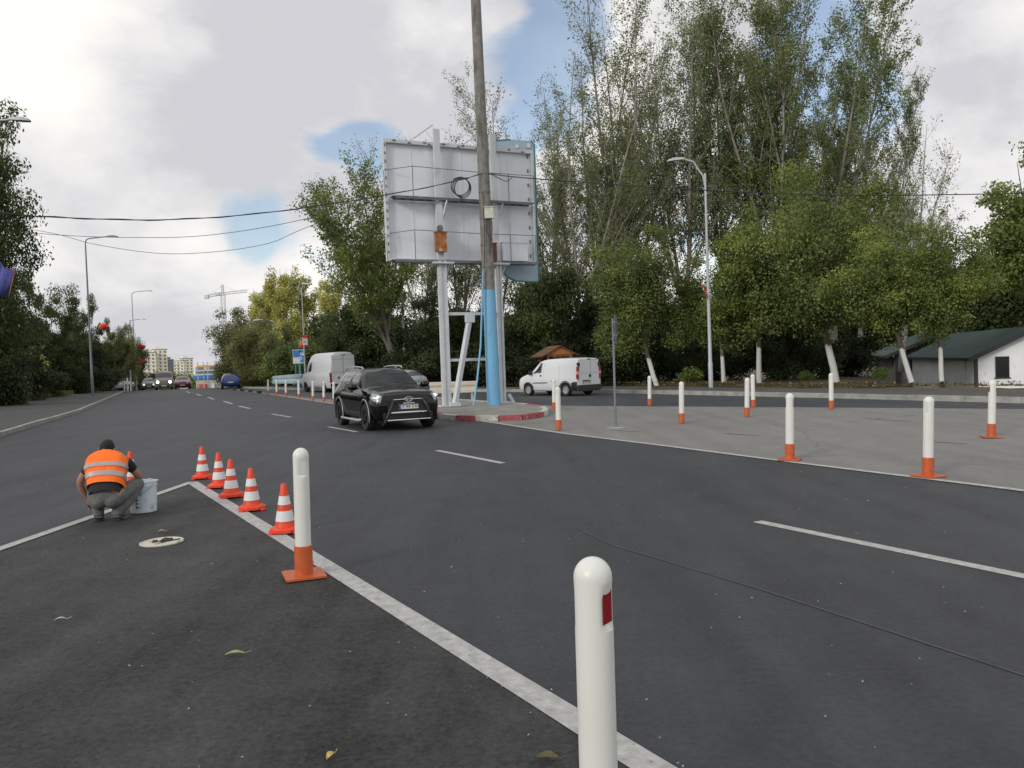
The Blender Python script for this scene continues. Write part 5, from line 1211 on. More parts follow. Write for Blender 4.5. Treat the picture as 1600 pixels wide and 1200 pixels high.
def pch(xs, ys):
    """monotone cubic interpolation"""
    xs = np.array(xs, float); ys = np.array(ys, float); h = np.diff(xs); dl = np.diff(ys) / h; n = len(xs); m = np.zeros(n)
    for i in range(1, n - 1):
        if dl[i - 1] * dl[i] > 0: w1 = 2 * h[i] + h[i - 1]; w2 = h[i] + 2 * h[i - 1]; m[i] = (w1 + w2) / (w1 / dl[i - 1] + w2 / dl[i])
    m[0], m[-1] = dl[0], dl[-1]
    def f(x):
        i = int(min(max(np.searchsorted(xs, x) - 1, 0), n - 2)); t = (x - xs[i]) / h[i]; t = min(1, max(0, t))
        return ys[i] * (1 + 2 * t) * (1 - t) ** 2 + m[i] * h[i] * t * (1 - t) ** 2 + ys[i + 1] * t * t * (3 - 2 * t) + m[i + 1] * h[i] * t * t * (t - 1)
    return f
class Car:
    def __init__(s, st):
        # st rows: x, zbottom, zbelt, ztop, wsill, wmax, wbelt, wtop (front to rear)
        s.st = st; k = list(range(len(st))); s.fs = [pch(k, [r_[c] for r_ in st]) for c in range(8)]; s.n = len(st) - 1
    def sec(s, u):
        x, zb, zbl, zt_, ws, wm, wb, wt = [f(u) for f in s.fs]; d = zbl - zb; e = zt_ - zbl
        return x, [(0, zb), (.8 * ws, zb), (ws, zb + .07 * d), (wm, zb + .38 * d), (wm * .998, zb + .74 * d), (wb, zbl), ((wb + wt) / 2 + .02 * min(1, e / .4), zbl + .5 * e), (wt + .005, zbl + .86 * e), (wt * .86, zt_ - .01 * min(1, e / .3)), (0, zt_ + .025)]
    def S(s, u, v):
        sg = 1
        if v > 9: v = 18 - v; sg = -1
        x, p = s.sec(u); i = min(8, int(v)); t = v - i
        g = lambda k: p[k] if 0 <= k <= 9 else ((-p[8][0], p[8][1]) if k > 9 else (-p[1][0], p[1][1]))
        a, b_, c, d = g(i - 1), g(i), g(i + 1), g(i + 2); r_ = []
        for q in (0, 1):
            m1 = (c[q] - a[q]) * .5 * .7; m2 = (d[q] - b_[q]) * .5 * .7
            r_.append(b_[q] * (1 + 2 * t) * (1 - t) ** 2 + m1 * t * (1 - t) ** 2 + c[q] * t * t * (3 - 2 * t) + m2 * t * t * (t - 1))
        return Vector((x, sg * r_[0], r_[1]))
    def ux(s, x):                         # station parameter of a length position
        lo, hi = 0.0, float(s.n)
        for _ in range(30):
            m = (lo + hi) / 2
            if s.fs[0](m) > x: lo = m
            else: hi = m
        return (lo + hi) / 2
    def nrm(s, u, v):
        e = .01; du = s.S(min(s.n, u + e), v) - s.S(max(0, u - e), v); dv = s.S(u, v + e) - s.S(u, v - e); n = dv.cross(du)
        n = n.normalized() if n.length > 1e-9 else Vector((0, 0, 1))
        p = s.S(u, v); 
        if n.dot(Vector((0, p.y, p.z - .6))) < 0: n = -n
        return n
    def body(s, nu=64, nv=54):
        V = []; 
        for i in range(nu + 1):
            for j in range(nv): V.append(s.S(s.n * i / nu, 18 * j / nv))
        F = [(i * nv + j, (i + 1) * nv + j, (i + 1) * nv + (j + 1) % nv, i * nv + (j + 1) % nv) for i in range(nu) for j in range(nv)]
        F += [tuple(range(nv)), tuple(nu * nv + j for j in range(nv - 1, -1, -1))]
        return V, F
    def patch(s, b, c, off=.008, nu=8, nv=6, mi=0, u=False):
        """c: four (x, v) corners in order a-b (along), then d-c"""
        c = [(s.ux(x) if not u else x, v) for x, v in c]
        V = []
        for i in range(nu + 1):
            for j in range(nv + 1):
                a_, b_ = i / nu, j / nv
                uu = (c[0][0] * (1 - a_) + c[1][0] * a_) * (1 - b_) + (c[3][0] * (1 - a_) + c[2][0] * a_) * b_
                vv = (c[0][1] * (1 - a_) + c[1][1] * a_) * (1 - b_) + (c[3][1] * (1 - a_) + c[2][1] * a_) * b_
                edge = i in (0, nu) or j in (0, nv)
                V.append(s.S(uu, vv) + s.nrm(uu, vv) * (off if not edge else -off * .6))
        # ring just inside the border keeps the face full-size
        F = [(i * (nv + 1) + j, (i + 1) * (nv + 1) + j, (i + 1) * (nv + 1) + j + 1, i * (nv + 1) + j + 1) for i in range(nu) for j in range(nv)]
        b.add(V, F, mi)
    def build_body(s, mat_, parent, axles, wr, arch=1.14, wmax=.95, inner=.45, darkm=None):
        V, F = s.body(); b = MB(); b.add(V, F); o = b.build('body', [mat_, m_dark], parent, smooth=True)
        cut = MB()
        for x in axles:
            for sg in (-1, 1):
                n = 36; r_ = wr * arch; y0_, y1_ = sg * inner, sg * (wmax + .2)
                vs = [(x + r_ * math.cos(2 * math.pi * k / n), y, wr + r_ * math.sin(2 * math.pi * k / n)) for y in (y0_, y1_) for k in range(n)]
                fs = [(k, (k + 1) % n, n + (k + 1) % n, n + k) for k in range(n)] + [tuple(range(n))[::-1], tuple(range(n, 2 * n))]
                if sg > 0: fs = [f[::-1] for f in fs]
                cut.add(vs, fs, 0)
        co = cut.build('cut', [m_dark]); bpy.context.view_layer.update()
        import bmesh
        for ob in (o, co):
            bm = bmesh.new(); bm.from_mesh(ob.data); bmesh.ops.recalc_face_normals(bm, faces=bm.faces); bm.to_mesh(ob.data); bm.free()
        pm_ = o.parent; o.parent = None
        md = o.modifiers.new('b', 'BOOLEAN'); md.operation = 'DIFFERENCE'; md.object = co; md.solver = 'EXACT'
        try: md.material_mode = 'TRANSFER'
        except Exception: pass
        dg = bpy.context.evaluated_depsgraph_get(); me = bpy.data.meshes.new_from_object(o.evaluated_get(dg)); o.modifiers.clear()
        if len(me.polygons) > 500: o.data = me
        me.name = 'body'; o.data.polygons.foreach_set('use_smooth', [True] * len(o.data.polygons)); o.data.set_sharp_from_angle(angle=R(38))
        o.parent = pm_; bpy.data.objects.remove(co)
        return o
def wheel(t, x, y, r_, w_, rimm, spokes=5, nm='wheel', solid=False):
    sg = 1 if y > 0 else -1
    b = MB(); b.lathe([(r_ * .62, -w_ / 2 + .01), (r_ * .66, -w_ / 2), (r_ * .95, -w_ / 2), (r_, -w_ / 2 + .03), (r_, w_ / 2 - .03), (r_ * .95, w_ / 2), (r_ * .66, w_ / 2), (r_ * .62, w_ / 2 - .01)], 36, axis='Y', cap=False); ty = b.build('wheel', m_tyre, t, smooth=40); ty.location = (x, y, r_)
    b = MB(); yo = sg * (w_ / 2 - .03)
    b.lathe([(.01, yo - sg * .03), (r_ * .60, yo - sg * .03), (r_ * .64, yo + sg * .015), (r_ * .60, yo + sg * .02), (r_ * .57, yo - sg * .02), (.01, yo - sg * .025)], 32, axis='Y', mi=0 if solid else 1)
    if not solid:
        for k in range(spokes): a = 2 * math.pi * k / spokes + .3; b.bar((math.cos(a) * .05, yo, math.sin(a) * .05), (math.cos(a) * r_ * .60, yo + sg * .005, math.sin(a) * r_ * .60), r_ * .16, .03)
    else:
        for k in range(8): a = 2 * math.pi * k / 8; b.lathe([(.002, 0), (.022, 0), (.022, .004), (.002, .004)], 8, c=(math.cos(a) * r_ * .42, yo - sg * .015, math.sin(a) * r_ * .42), axis='Y', mi=1)
    b.lathe([(.01, yo - .01), (.06, yo - .01), (.05, yo + sg * .02), (.01, yo + sg * .022)], 14, axis='Y'); b.lathe([(r_ * .585, yo + sg * .005), (r_ * .635, yo + sg * .01), (r_ * .635, yo + sg * .02), (r_ * .585, yo + sg * .018)], 32, axis='Y', cap=False)
    ri = b.build('rim', [rimm, m_dark], ty, smooth=30)
    return ty
def plate(t, x, y, z, face, txt, w_=.50, h=.11, tilt=0):
    """face +1: plate looks forward (+x)"""
    b = MB(); b.box((x, y, z), (.012, w_, h)); p = b.build('number_plate', m_plate, t)
    b = MB(); b.box((x + face * .007, y - face * (w_ / 2 - .022), z), (.003, .04, h - .006)); bb_ = b.build('plate_band', m_pblue, None); bb_.parent = p
    tx = text_mesh('plate_text', txt, h * 1.05, m_ink, None, (x + face * .0075, y + face * .02, z), (R(90), 0, R(90) if face > 0 else R(-90)), extrude=.001); tx.parent = p
    return p

# ---- the black off-roader
hd = math.atan2(-.896, .444)
suv = thing('car', 'black off-road car with silver roof rails and chrome bull bar driving towards the camera', 'car', (-3.53, 21.45, 0), hd)
suv.scale = (.975, .975, .955)
c = Car([(2.145, .48, .76, .80, .50, .56, .50, .38), (2.11, .34, .86, .905, .66, .755, .66, .50), (1.98, .27, .935, .975, .78, .865, .76, .60), (1.70, .25, .985, 1.035, .84, .905, .81, .66), (1.30, .25, 1.02, 1.085, .86, .912, .83, .70),
         (1.00, .25, 1.04, 1.115, .86, .912, .835, .72), (.90, .25, 1.045, 1.15, .86, .912, .835, .72), (.34, .25, 1.06, 1.555, .86, .912, .84, .60), (.16, .25, 1.065, 1.605, .86, .912, .84, .59), (-.30, .25, 1.07, 1.645, .86, .912, .84, .595), (-1.10, .26, 1.09, 1.645, .86, .912, .84, .59),
         (-1.72, .27, 1.11, 1.60, .85, .905, .82, .57), (-1.86, .28, 1.11, 1.54, .84, .90, .81, .57), (-2.06, .30, 1.10, 1.19, .82, .88, .79, .66), (-2.14, .36, 1.0, 1.05, .76, .83, .74, .58), (-2.17, .48, .9, .93, .64, .72, .62, .45)])
c.build_body(m_blackp, suv, (1.32, -1.31), .36, arch=1.17, wmax=.92)
for x in (1.32, -1.31):
    for y in (-.80, .80): wheel(suv, x, y, .36, .235, m_rimd, 5)
b = MB(); c.patch(b, [(.93, 6.0), (.93, 12.0), (.30, 11.15), (.30, 6.85)], off=.006, nu=14, nv=8); b.build('windscreen', m_glassb, suv, smooth=True)
for sg in (0, 1):
    fv = (lambda v: v) if sg == 0 else (lambda v: 18 - v)
    b = MB(); c.patch(b, [(.78, fv(5.35)), (-.28, fv(5.3)), (-.28, fv(6.9)), (.22, fv(6.85))]); b.build('front_window', m_glass, suv, smooth=True)
    b = MB(); c.patch(b, [(-.36, fv(5.3)), (-1.22, fv(5.35)), (-1.22, fv(6.85)), (-.36, fv(6.9))]); b.build('rear_window', m_glass, suv, smooth=True)
    b = MB(); c.patch(b, [(-1.30, fv(5.4)), (-1.86, fv(5.6)), (-1.74, fv(6.75)), (-1.30, fv(6.85))]); b.build('quarter_window', m_glass, suv, smooth=True)
    b = MB()
    for x in (.80, -.32, -1.18): c.patch(b, [(x, fv(2.5)), (x - .014, fv(2.5)), (x - .014, fv(5.2)), (x, fv(5.2))], off=.002, nu=2, nv=12)
    b.build('door_gap', m_dark, suv)
    b = MB(); c.patch(b, [(.92, fv(2.05)), (-.93, fv(2.05)), (-.93, fv(2.75)), (.92, fv(2.75))], off=.012, nu=16, nv=4); b.build('sill_cladding', m_bplast, suv, smooth=True)
    ys = 1 if sg == 0 else -1
    b = MB(); b.tube([(1.0, ys * .90, .27), (.85, ys * .97, .255), (-.85, ys * .97, .255), (-1.0, ys * .90, .27)], .033, 10); b.build('side_step', m_silver, suv, smooth=40)
    for xx in (1.32, -1.31):
        b = MB(); b.tube([(xx + .44 * math.cos(a), ys * (.905 - .0 * abs(math.cos(a))), .36 + .44 * math.sin(a)) for a in np.linspace(-.35, math.pi + .35, 26)], .035, 7); fl_ = b.build('wheel_flare', m_bplast, suv, smooth=True)
        b = MB(); b.tube([(xx + .472 * math.cos(a), ys * .927, .36 + .472 * math.sin(a)) for a in np.linspace(-.3, math.pi * .62 if xx > 0 else math.pi * .75, 20)], .011, 5); q = b.build('flare_trim', m_silver, None, smooth=True); q.parent = fl_
    for x in (-.12, -1.0):
        b = MB(); p_ = c.S(c.ux(x), 4.75 if ys > 0 else 13.25); b.tube([p_ + Vector((.10, 0, 0)), p_ + Vector((.07, ys * .03, .005)), p_ + Vector((-.07, ys * .03, .005)), p_ + Vector((-.10, 0, 0))], .014, 6); b.build('door_handle', m_blackp, suv, smooth=True)
    b = MB(); b.tube([(.66, ys * .87, 1.12), (.64, ys * .96, 1.10)], .03, 8)
    V = []; n = 14
    for x, ry, rz_ in ((.58, .115, .085), (.64, .125, .095), (.70, .10, .08), (.735, .05, .045)):
        for k in range(n): a = 2 * math.pi * k / n; V.append((x, ys * 1.02 + ry * math.copysign(abs(math.cos(a)) ** .7, math.cos(a)), 1.15 + rz_ * math.copysign(abs(math.sin(a)) ** .7, math.sin(a))))
    b.add(V, [(i * n + j, i * n + (j + 1) % n, (i + 1) * n + (j + 1) % n, (i + 1) * n + j) for i in range(3) for j in range(n)] + [tuple(range(n)), tuple(3 * n + k for k in range(n))]); b.build('mirror', m_blackp, suv, smooth=50)
    b = MB(); b.tube([(.10, ys * .55, 1.625), (.02, ys * .565, 1.675), (-.4, ys * .57, 1.695), (-1.2, ys * .57, 1.695), (-1.62, ys * .56, 1.66), (-1.72, ys * .55, 1.60)], .019, 8); b.box((-.5, ys * .565, 1.68), (.06, .03, .08)); b.build('roof_rail', m_silver, suv, smooth=40)
    hl = MB(); c.patch(hl, [(2.09, fv(4.85)), (1.62, fv(4.55)), (1.74, fv(5.05)), (2.02, fv(6.9))] if False else [(2.125, fv(3.9)), (1.66, fv(4.3)), (1.66, fv(4.98)), (2.07, fv(6.0))], off=.012, nu=10, nv=8); ho = hl.build('headlight', m_hlens, suv, smooth=True)
    p_ = c.S(c.ux(2.03), 4.6 if ys > 0 else 13.4); b = MB(); b.bar(p_ + Vector((.035, ys * -.06, -.035)), p_ + Vector((-.06, ys * .085, .03)), .035, .02); b.lathe([(.002, 0), (.05, 0), (.05, .02), (.002, .02)], 14, c=tuple(p_ + Vector((.02, -ys * .02, .02))), axis='X'); q = b.build('lamp_element', m_drl, None); q.parent = ho
    b = MB(); b.lathe([(.002, 0), (.06, 0), (.055, .03), (.002, .034)], 16, c=(2.03, ys * .66, .52), axis='X'); b.build('fog_lamp', m_hlens, suv, smooth=40)
    b = MB(); b.tube([(-2.08, ys * .70, .80), (-2.04, ys * .72, 1.05)], .05, 6); b.build('tail_lamp', m_tail, suv)
# front: bumper plastic, grille, bars, badge, plate
b = MB()
for z, x, hw, hh in ((.40, 2.085, .66, .16), (.58, 2.115, .55, .16)): b.box((x, 0, z), (.10, hw * 2, hh))
b.build('front_bumper', m_bplast, suv)
b = MB(); b.box((2.13, 0, .735), (.05, 1.02, .13)); g_ = b.build('grille', m_dark, suv)
b = MB()
for z in (.70, .73, .76): b.box((2.155, 0, z), (.01, .98, .008))
q = b.build('grille_bars', m_bplast, None); q.parent = g_
b = MB(); b.tube([(2.09, -.52, .80), (2.165, -.28, .812), (2.18, 0, .815), (2.165, .28, .812), (2.09, .52, .80)], .014, 6); b.build('chrome_strip', m_chrome, suv, smooth=True)
b = MB(); e_ = [(2.195, .105 * math.cos(a), .815 + .058 * math.sin(a)) for a in np.linspace(0, 2 * math.pi, 28)]; b.tube(e_, .009, 6, cap=False)
b.bar((2.197, -.035, .782), (2.197, -.055, .848), .016, .02); b.bar((2.197, .055, .782), (2.197, .035, .848), .016, .02); b.bar((2.197, -.045, .805), (2.197, .045, .825), .014, .018); b.build('badge', m_chrome, suv, smooth=40)
plate(suv, 2.19, 0, .62, 1, 'CT 94 TXU', .52, .115)
b = MB(); b.box((2.20, .0, .715), (.03, .30, .035)); b.build('plate_bar', m_silver, suv)
b = MB()
for z, hw in ((.475, .46), (.285, .56)): b.tube([(2.10, -hw - .06, z - .01), (2.215, -hw, z), (2.235, 0, z), (2.215, hw, z), (2.10, hw + .06, z - .01)], .030 if z > .4 else .024, 10)
b.build('bull_bar', m_chrome, suv, smooth=True)
b = MB()
for ys in (-1, 1):
    b = MB(); b.tube([(2.14, ys * .40, .80), (2.22, ys * .46, .66), (2.21, ys * .54, .45), (2.18, ys * .62, .24), (2.05, ys * .66, .16)], .036, 10); b.build('bull_bar_leg', m_bplast, suv, smooth=True)
b = MB(); b.tube([(.945, -.55, 1.125), (.80, -.1, 1.215)], .009, 5); b.tube([(.945, .0, 1.13), (.80, .42, 1.215)], .009, 5); b.build('wiper', m_bplast, suv)
b = MB(); b.box((-.15, -.33, 1.1), (.5, .42, .5)); b.box((2.0, 0, .3), (.1, 1.2, .1)); 

# ---- small white van
doblo = thing('van', 'small white delivery van with black bumpers driving left, seen from the rear left', 'van', (2.15, 36.7, 0), math.atan2(.73, -.68)); doblo.scale = (.93, .93, .93)
c = Car([(2.04, .40, .66, .72, .58, .62, .56, .44), (2.01, .26, .80, .85, .70, .76, .68, .54), (1.86, .22, .90, .955, .76, .83, .76, .62), (1.50, .22, 1.0, 1.06, .80, .86, .80, .68), (1.20, .22, 1.04, 1.12, .80, .862, .81, .72), (1.12, .22, 1.05, 1.17, .80, .862, .81, .73), (.62, .22, 1.06, 1.66, .80, .862, .815, .66), (.42, .22, 1.06, 1.745, .80, .862, .82, .66), (.0, .22, 1.06, 1.80, .80, .862, .825, .68),
         (-1.0, .22, 1.06, 1.815, .80, .862, .83, .695), (-1.90, .22, 1.06, 1.80, .80, .862, .83, .70), (-2.03, .23, 1.06, 1.775, .80, .858, .825, .70), (-2.06, .25, 1.06, 1.74, .78, .84, .81, .68)])
c.build_body(m_whitep, doblo, (1.29, -1.29), .305, arch=1.18, wmax=.87)
for x in (1.29, -1.29):
    for y in (-.765, .765): wheel(doblo, x, y, .305, .185, m_riml, solid=True)
for sg in (0, 1):
    fv = (lambda v: v) if sg == 0 else (lambda v: 18 - v); ys = 1 if sg == 0 else -1
    b = MB(); c.patch(b, [(1.10, fv(5.15)), (.32, fv(5.1)), (.32, fv(7.0)), (.50, fv(7.0))], nu=10); b.build('front_window', m_glass, doblo, smooth=True)
    b = MB(); c.patch(b, [(1.06, fv(3.25)), (-.25, fv(3.25)), (-.25, fv(3.45)), (1.06, fv(3.45))], off=.014, nu=6, nv=3); b.build('rubbing_strip', m_bplast, doblo)
    b = MB()
    for x in (.98, .20, -.88): c.patch(b, [(x, fv(2.2)), (x - .012, fv(2.2)), (x - .012, fv(6.9 if x < .9 else 5.0)), (x, fv(6.9 if x < .9 else 5.0))], off=.002, nu=2, nv=12)
    b.build('door_gap', m_greyp, doblo)
    b = MB(); p_ = c.S(c.ux(.38), 4.7 if ys > 0 else 13.3); b.lathe([(.002, -.02), (.05, -.02), (.05, .02), (.002, .02)], 12, c=tuple(p_), axis='Y'); p_ = c.S(c.ux(-.42), 3.6 if ys > 0 else 14.4); b.lathe([(.002, -.02), (.03, -.02), (.03, .02), (.002, .02)], 10, c=tuple(p_), axis='Y'); b.build('door_handle', m_bplast, doblo)
    b = MB(); b.box((1.02, ys * .93, 1.14), (.10, .17, .22)); b.bar((1.04, ys * .80, 1.08), (1.03, ys * .90, 1.08), .05); b.build('mirror', m_bplast, doblo)
    b = MB()
    for a0, a1 in ((.0, math.pi),):
        b.tube([(-1.29 + .40 * math.cos(a), ys * .862, .305 + .40 * math.sin(a)) for a in np.linspace(a0 - .2, a1 + .2, 20)], .030, 6); b.tube([(1.29 + .385 * math.cos(a), ys * .862, .305 + .385 * math.sin(a)) for a in np.linspace(a0 + .6, a1 - .2, 20)], .014, 6)
    b.build('wheel_flare', m_bplast, doblo, smooth=True)
    b = MB(); c.patch(b, [(-1.62, fv(1.6)), (-2.055, fv(1.6)), (-2.055, fv(3.55)), (-1.55, fv(3.55))], off=.012, nu=6, nv=8); b.build('bumper_corner', m_bplast, doblo, smooth=True)
    # tall tail lamp in the rear corner: dark head, red and clear sections
    tl_o = None
    for z0_, z1_, mm in ((1.40, 1.60, m_bplast), (1.17, 1.40, m_tail), (1.04, 1.17, pm('lamp_clear', (.55, .45, .45), rough=.2)), (.80, 1.04, m_tail)):
        b = MB(); y_ = .80 - .03 * (z0_ > 1.1) - .03 * (z0_ > 1.3); b.box((-2.05, ys * y_ - ys * .02 * (z0_ > 1.3), (z0_ + z1_) / 2), (.09, .115, z1_ - z0_ - .004)); o = b.build('tail_lamp' if tl_o is None else 'lamp_section', mm, doblo if tl_o is None else None)
        if tl_o is None: tl_o = o
        else: o.parent = tl_o
    b = MB(); b.box((1.95, ys * .62, .80), (.12, .22, .16)); b.build('headlight', m_hlens, doblo)
b = MB(); b.box((-2.085, 0, .40), (.13, 1.66, .24)); b.box((-2.07, 0, .26), (.1, 1.5, .08)); b.build('rear_bumper', m_bplast, doblo)
b = MB(); b.box((-2.065, 0, 1.13), (.02, 1.44, 1.22)); dr = b.build('rear_door', m_whitep, doblo)
b = MB(); b.box((-2.078, -.12, 1.13), (.004, .012, 1.2)); b.box((-2.078, 0, 1.72), (.004, 1.38, .010)); b.box((-2.078, .0, 1.08), (.003, 1.3, .008)); q = b.build('door_gap', m_greyp, None); q.parent = dr
for y0_, y1_ in ((.66, .02), (-.22, -.64)): 
    b = MB(); b.box((-2.078, (y0_ + y1_) / 2, 1.38), (.006, abs(y0_ - y1_) - .06, .48)); q = b.build('pressed_panel', m_whitep, None); q.parent = dr
b = MB(); b.lathe([(.002, -.012), (.075, -.012), (.075, .012), (.002, .012)], 14, c=(-2.085, -.06, .95), axis='X'); b.box((-2.08, -.02, 1.755), (.04, .18, .04)); q = b.build('rear_handle', m_bplast, None); q.parent = dr
b = MB()
for z in (.8, 1.5): b.box((-2.04, -.80, z), (.06, .06, .05)); 
b.build('hinge', m_silver, doblo)
plate(doblo, -2.085, .22, .63, -1, 'CT 12 DBL' if False else 'CT 07 KAN', .50, .11)
b = MB(); b.box((-2.09, .22, .72), (.04, .5, .05)); b.build('plate_lamp', m_bplast, doblo)

# ---- tall white panel van
spr = thing('van', 'tall grey-white panel van with high roof driving away to the left', 'van', (-12.93, 55.3, -.02), math.atan2(.83, -.55))
c = Car([(2.92, .42, .85, .90, .62, .70, .62, .45), (2.88, .30, 1.0, 1.06, .80, .86, .76, .60), (2.70, .26, 1.15, 1.22, .88, .95, .84, .70), (2.35, .26, 1.32, 1.42, .92, .985, .90, .78), (2.20, .26, 1.36, 1.50, .92, .99, .91, .80), (1.62, .26, 1.38, 2.16, .92, .99, .92, .76), (1.35, .26, 1.38, 2.42, .92, .99, .925, .74), (.95, .26, 1.38, 2.62, .92, .99, .93, .72), (.3, .26, 1.38, 2.70, .92, .99, .93, .70),
         (-2.0, .26, 1.38, 2.70, .92, .99, .93, .70), (-2.85, .27, 1.38, 2.69, .92, .99, .93, .70), (-2.95, .28, 1.38, 2.66, .92, .98, .92, .70), (-2.99, .32, 1.38, 2.60, .90, .96, .90, .68)])
m_whg = pm('paint_white_grey', (.56, .58, .60), rough=.35, var=.03, scale=1.2, coat=.2, dirt=((.46, .46, .45), (1.5, 1.5, .8), .62))
c.build_body(m_whg, spr, (1.83, -1.83), .35, arch=1.15, wmax=.99)
for x in (1.83, -1.83):
    for y in (-.87, .87): wheel(spr, x, y, .35, .22, m_rimd, solid=True)
for sg in (0, 1):
    fv = (lambda v: v) if sg == 0 else (lambda v: 18 - v); ys = 1 if sg == 0 else -1
    b = MB(); c.patch(b, [(2.16, fv(5.1)), (1.52, fv(5.05)), (1.52, fv(6.55)), (1.75, fv(6.5))]); b.build('front_window', m_glass, spr, smooth=True)
    b = MB(); c.patch(b, [(1.36, fv(5.05)), (.62, fv(5.05)), (.62, fv(6.3)), (1.36, fv(6.4))]); b.build('side_window', m_glass, spr, smooth=True)
    b = MB()
    for x in (1.44, .30, -1.0): c.patch(b, [(x, fv(2.4)), (x - .015, fv(2.4)), (x - .015, fv(6.9)), (x, fv(6.9))], off=.003, nu=2, nv=12)
    c.patch(b, [(2.0, fv(4.4)), (-2.9, fv(4.4)), (-2.9, fv(4.46)), (2.0, fv(4.46))], off=.003, nu=12, nv=2); c.patch(b, [(.2, fv(6.62)), (-2.9, fv(6.62)), (-2.9, fv(6.68)), (.2, fv(6.68))], off=.003, nu=12, nv=2)
    b.build('body_crease', m_silp, spr)
    b = MB(); c.patch(b, [(1.4, fv(1.6)), (-1.42, fv(1.6)), (-1.42, fv(2.55)), (1.4, fv(2.55))], off=.012, nu=12, nv=4); b.build('sill_cladding', m_silp, spr, smooth=True)
    b = MB(); b.box((2.08, ys * 1.08, 1.5), (.12, .2, .34)); b.bar((2.12, ys * .9, 1.38), (2.1, ys * 1.04, 1.38), .06); b.build('mirror', m_bplast, spr)
    b = MB(); b.box((-2.985, ys * .90, 1.02), (.07, .13, .62)); tl_o = b.build('tail_lamp', m_taild, spr)
    b = MB(); b.box((-2.995, ys * .905, 1.20), (.07, .115, .12)); b.box((-2.995, ys * .905, 1.02), (.07, .115, .10)); b.box((-2.995, ys * .905, .84), (.07, .115, .12)); q = b.build('lamp_section', m_tail, None); q.parent = tl_o
b = MB(); b.box((-3.02, 0, .50), (.14, 1.85, .20)); b.build('rear_bumper', m_bplast, spr)
b = MB(); b.box((-3.0, 0, 1.52), (.02, 1.60, 1.98)); dr = b.build('rear_door', m_whg, spr)
b = MB(); b.box((-3.013, 0, 1.5), (.006, .02, 1.95)); b.box((-3.013, 0, 1.36), (.005, 1.5, .02)); b.box((-3.013, 0, 2.22), (.005, 1.5, .015)); b.box((-3.02, 0, 2.52), (.03, .34, .05)); q = b.build('door_gap', m_greyp, None); q.parent = dr
b = MB(); b.box((-3.02, .35, 1.0), (.03, .08, .16)); q = b.build('rear_handle', m_bplast, None); q.parent = dr

# ---- generic small cars
HATCH = [(2.02, .42, .66, .70, .55, .60, .52, .40), (1.98, .28, .76, .80, .70, .76, .66, .52), (1.75, .22, .86, .90, .78, .85, .76, .60), (1.2, .22, .93, .98, .80, .87, .80, .68), (.95, .22, .95, 1.02, .80, .87, .80, .70), (.25, .22, .97, 1.36, .80, .87, .80, .58), (-.1, .22, .97, 1.44, .80, .87, .80, .56), (-.8, .22, .98, 1.44, .80, .87, .80, .55), (-1.35, .24, 1.0, 1.36, .79, .86, .78, .54), (-1.85, .28, .98, 1.04, .78, .84, .74, .62), (-1.98, .34, .86, .90, .72, .78, .66, .5), (-2.02, .46, .78, .8, .6, .66, .55, .4)]
VANF = [(2.3, .42, .80, .86, .62, .70, .62, .45), (2.26, .30, .95, 1.0, .78, .86, .76, .60), (2.05, .26, 1.08, 1.14, .86, .93, .84, .70), (1.6, .26, 1.15, 1.26, .88, .95, .86, .74), (.95, .26, 1.18, 1.86, .88, .95, .88, .74), (.7, .26, 1.18, 1.96, .88, .95, .89, .74), (-2.1, .26, 1.18, 1.98, .88, .95, .89, .74), (-2.3, .3, 1.18, 1.9, .86, .93, .87, .70)]
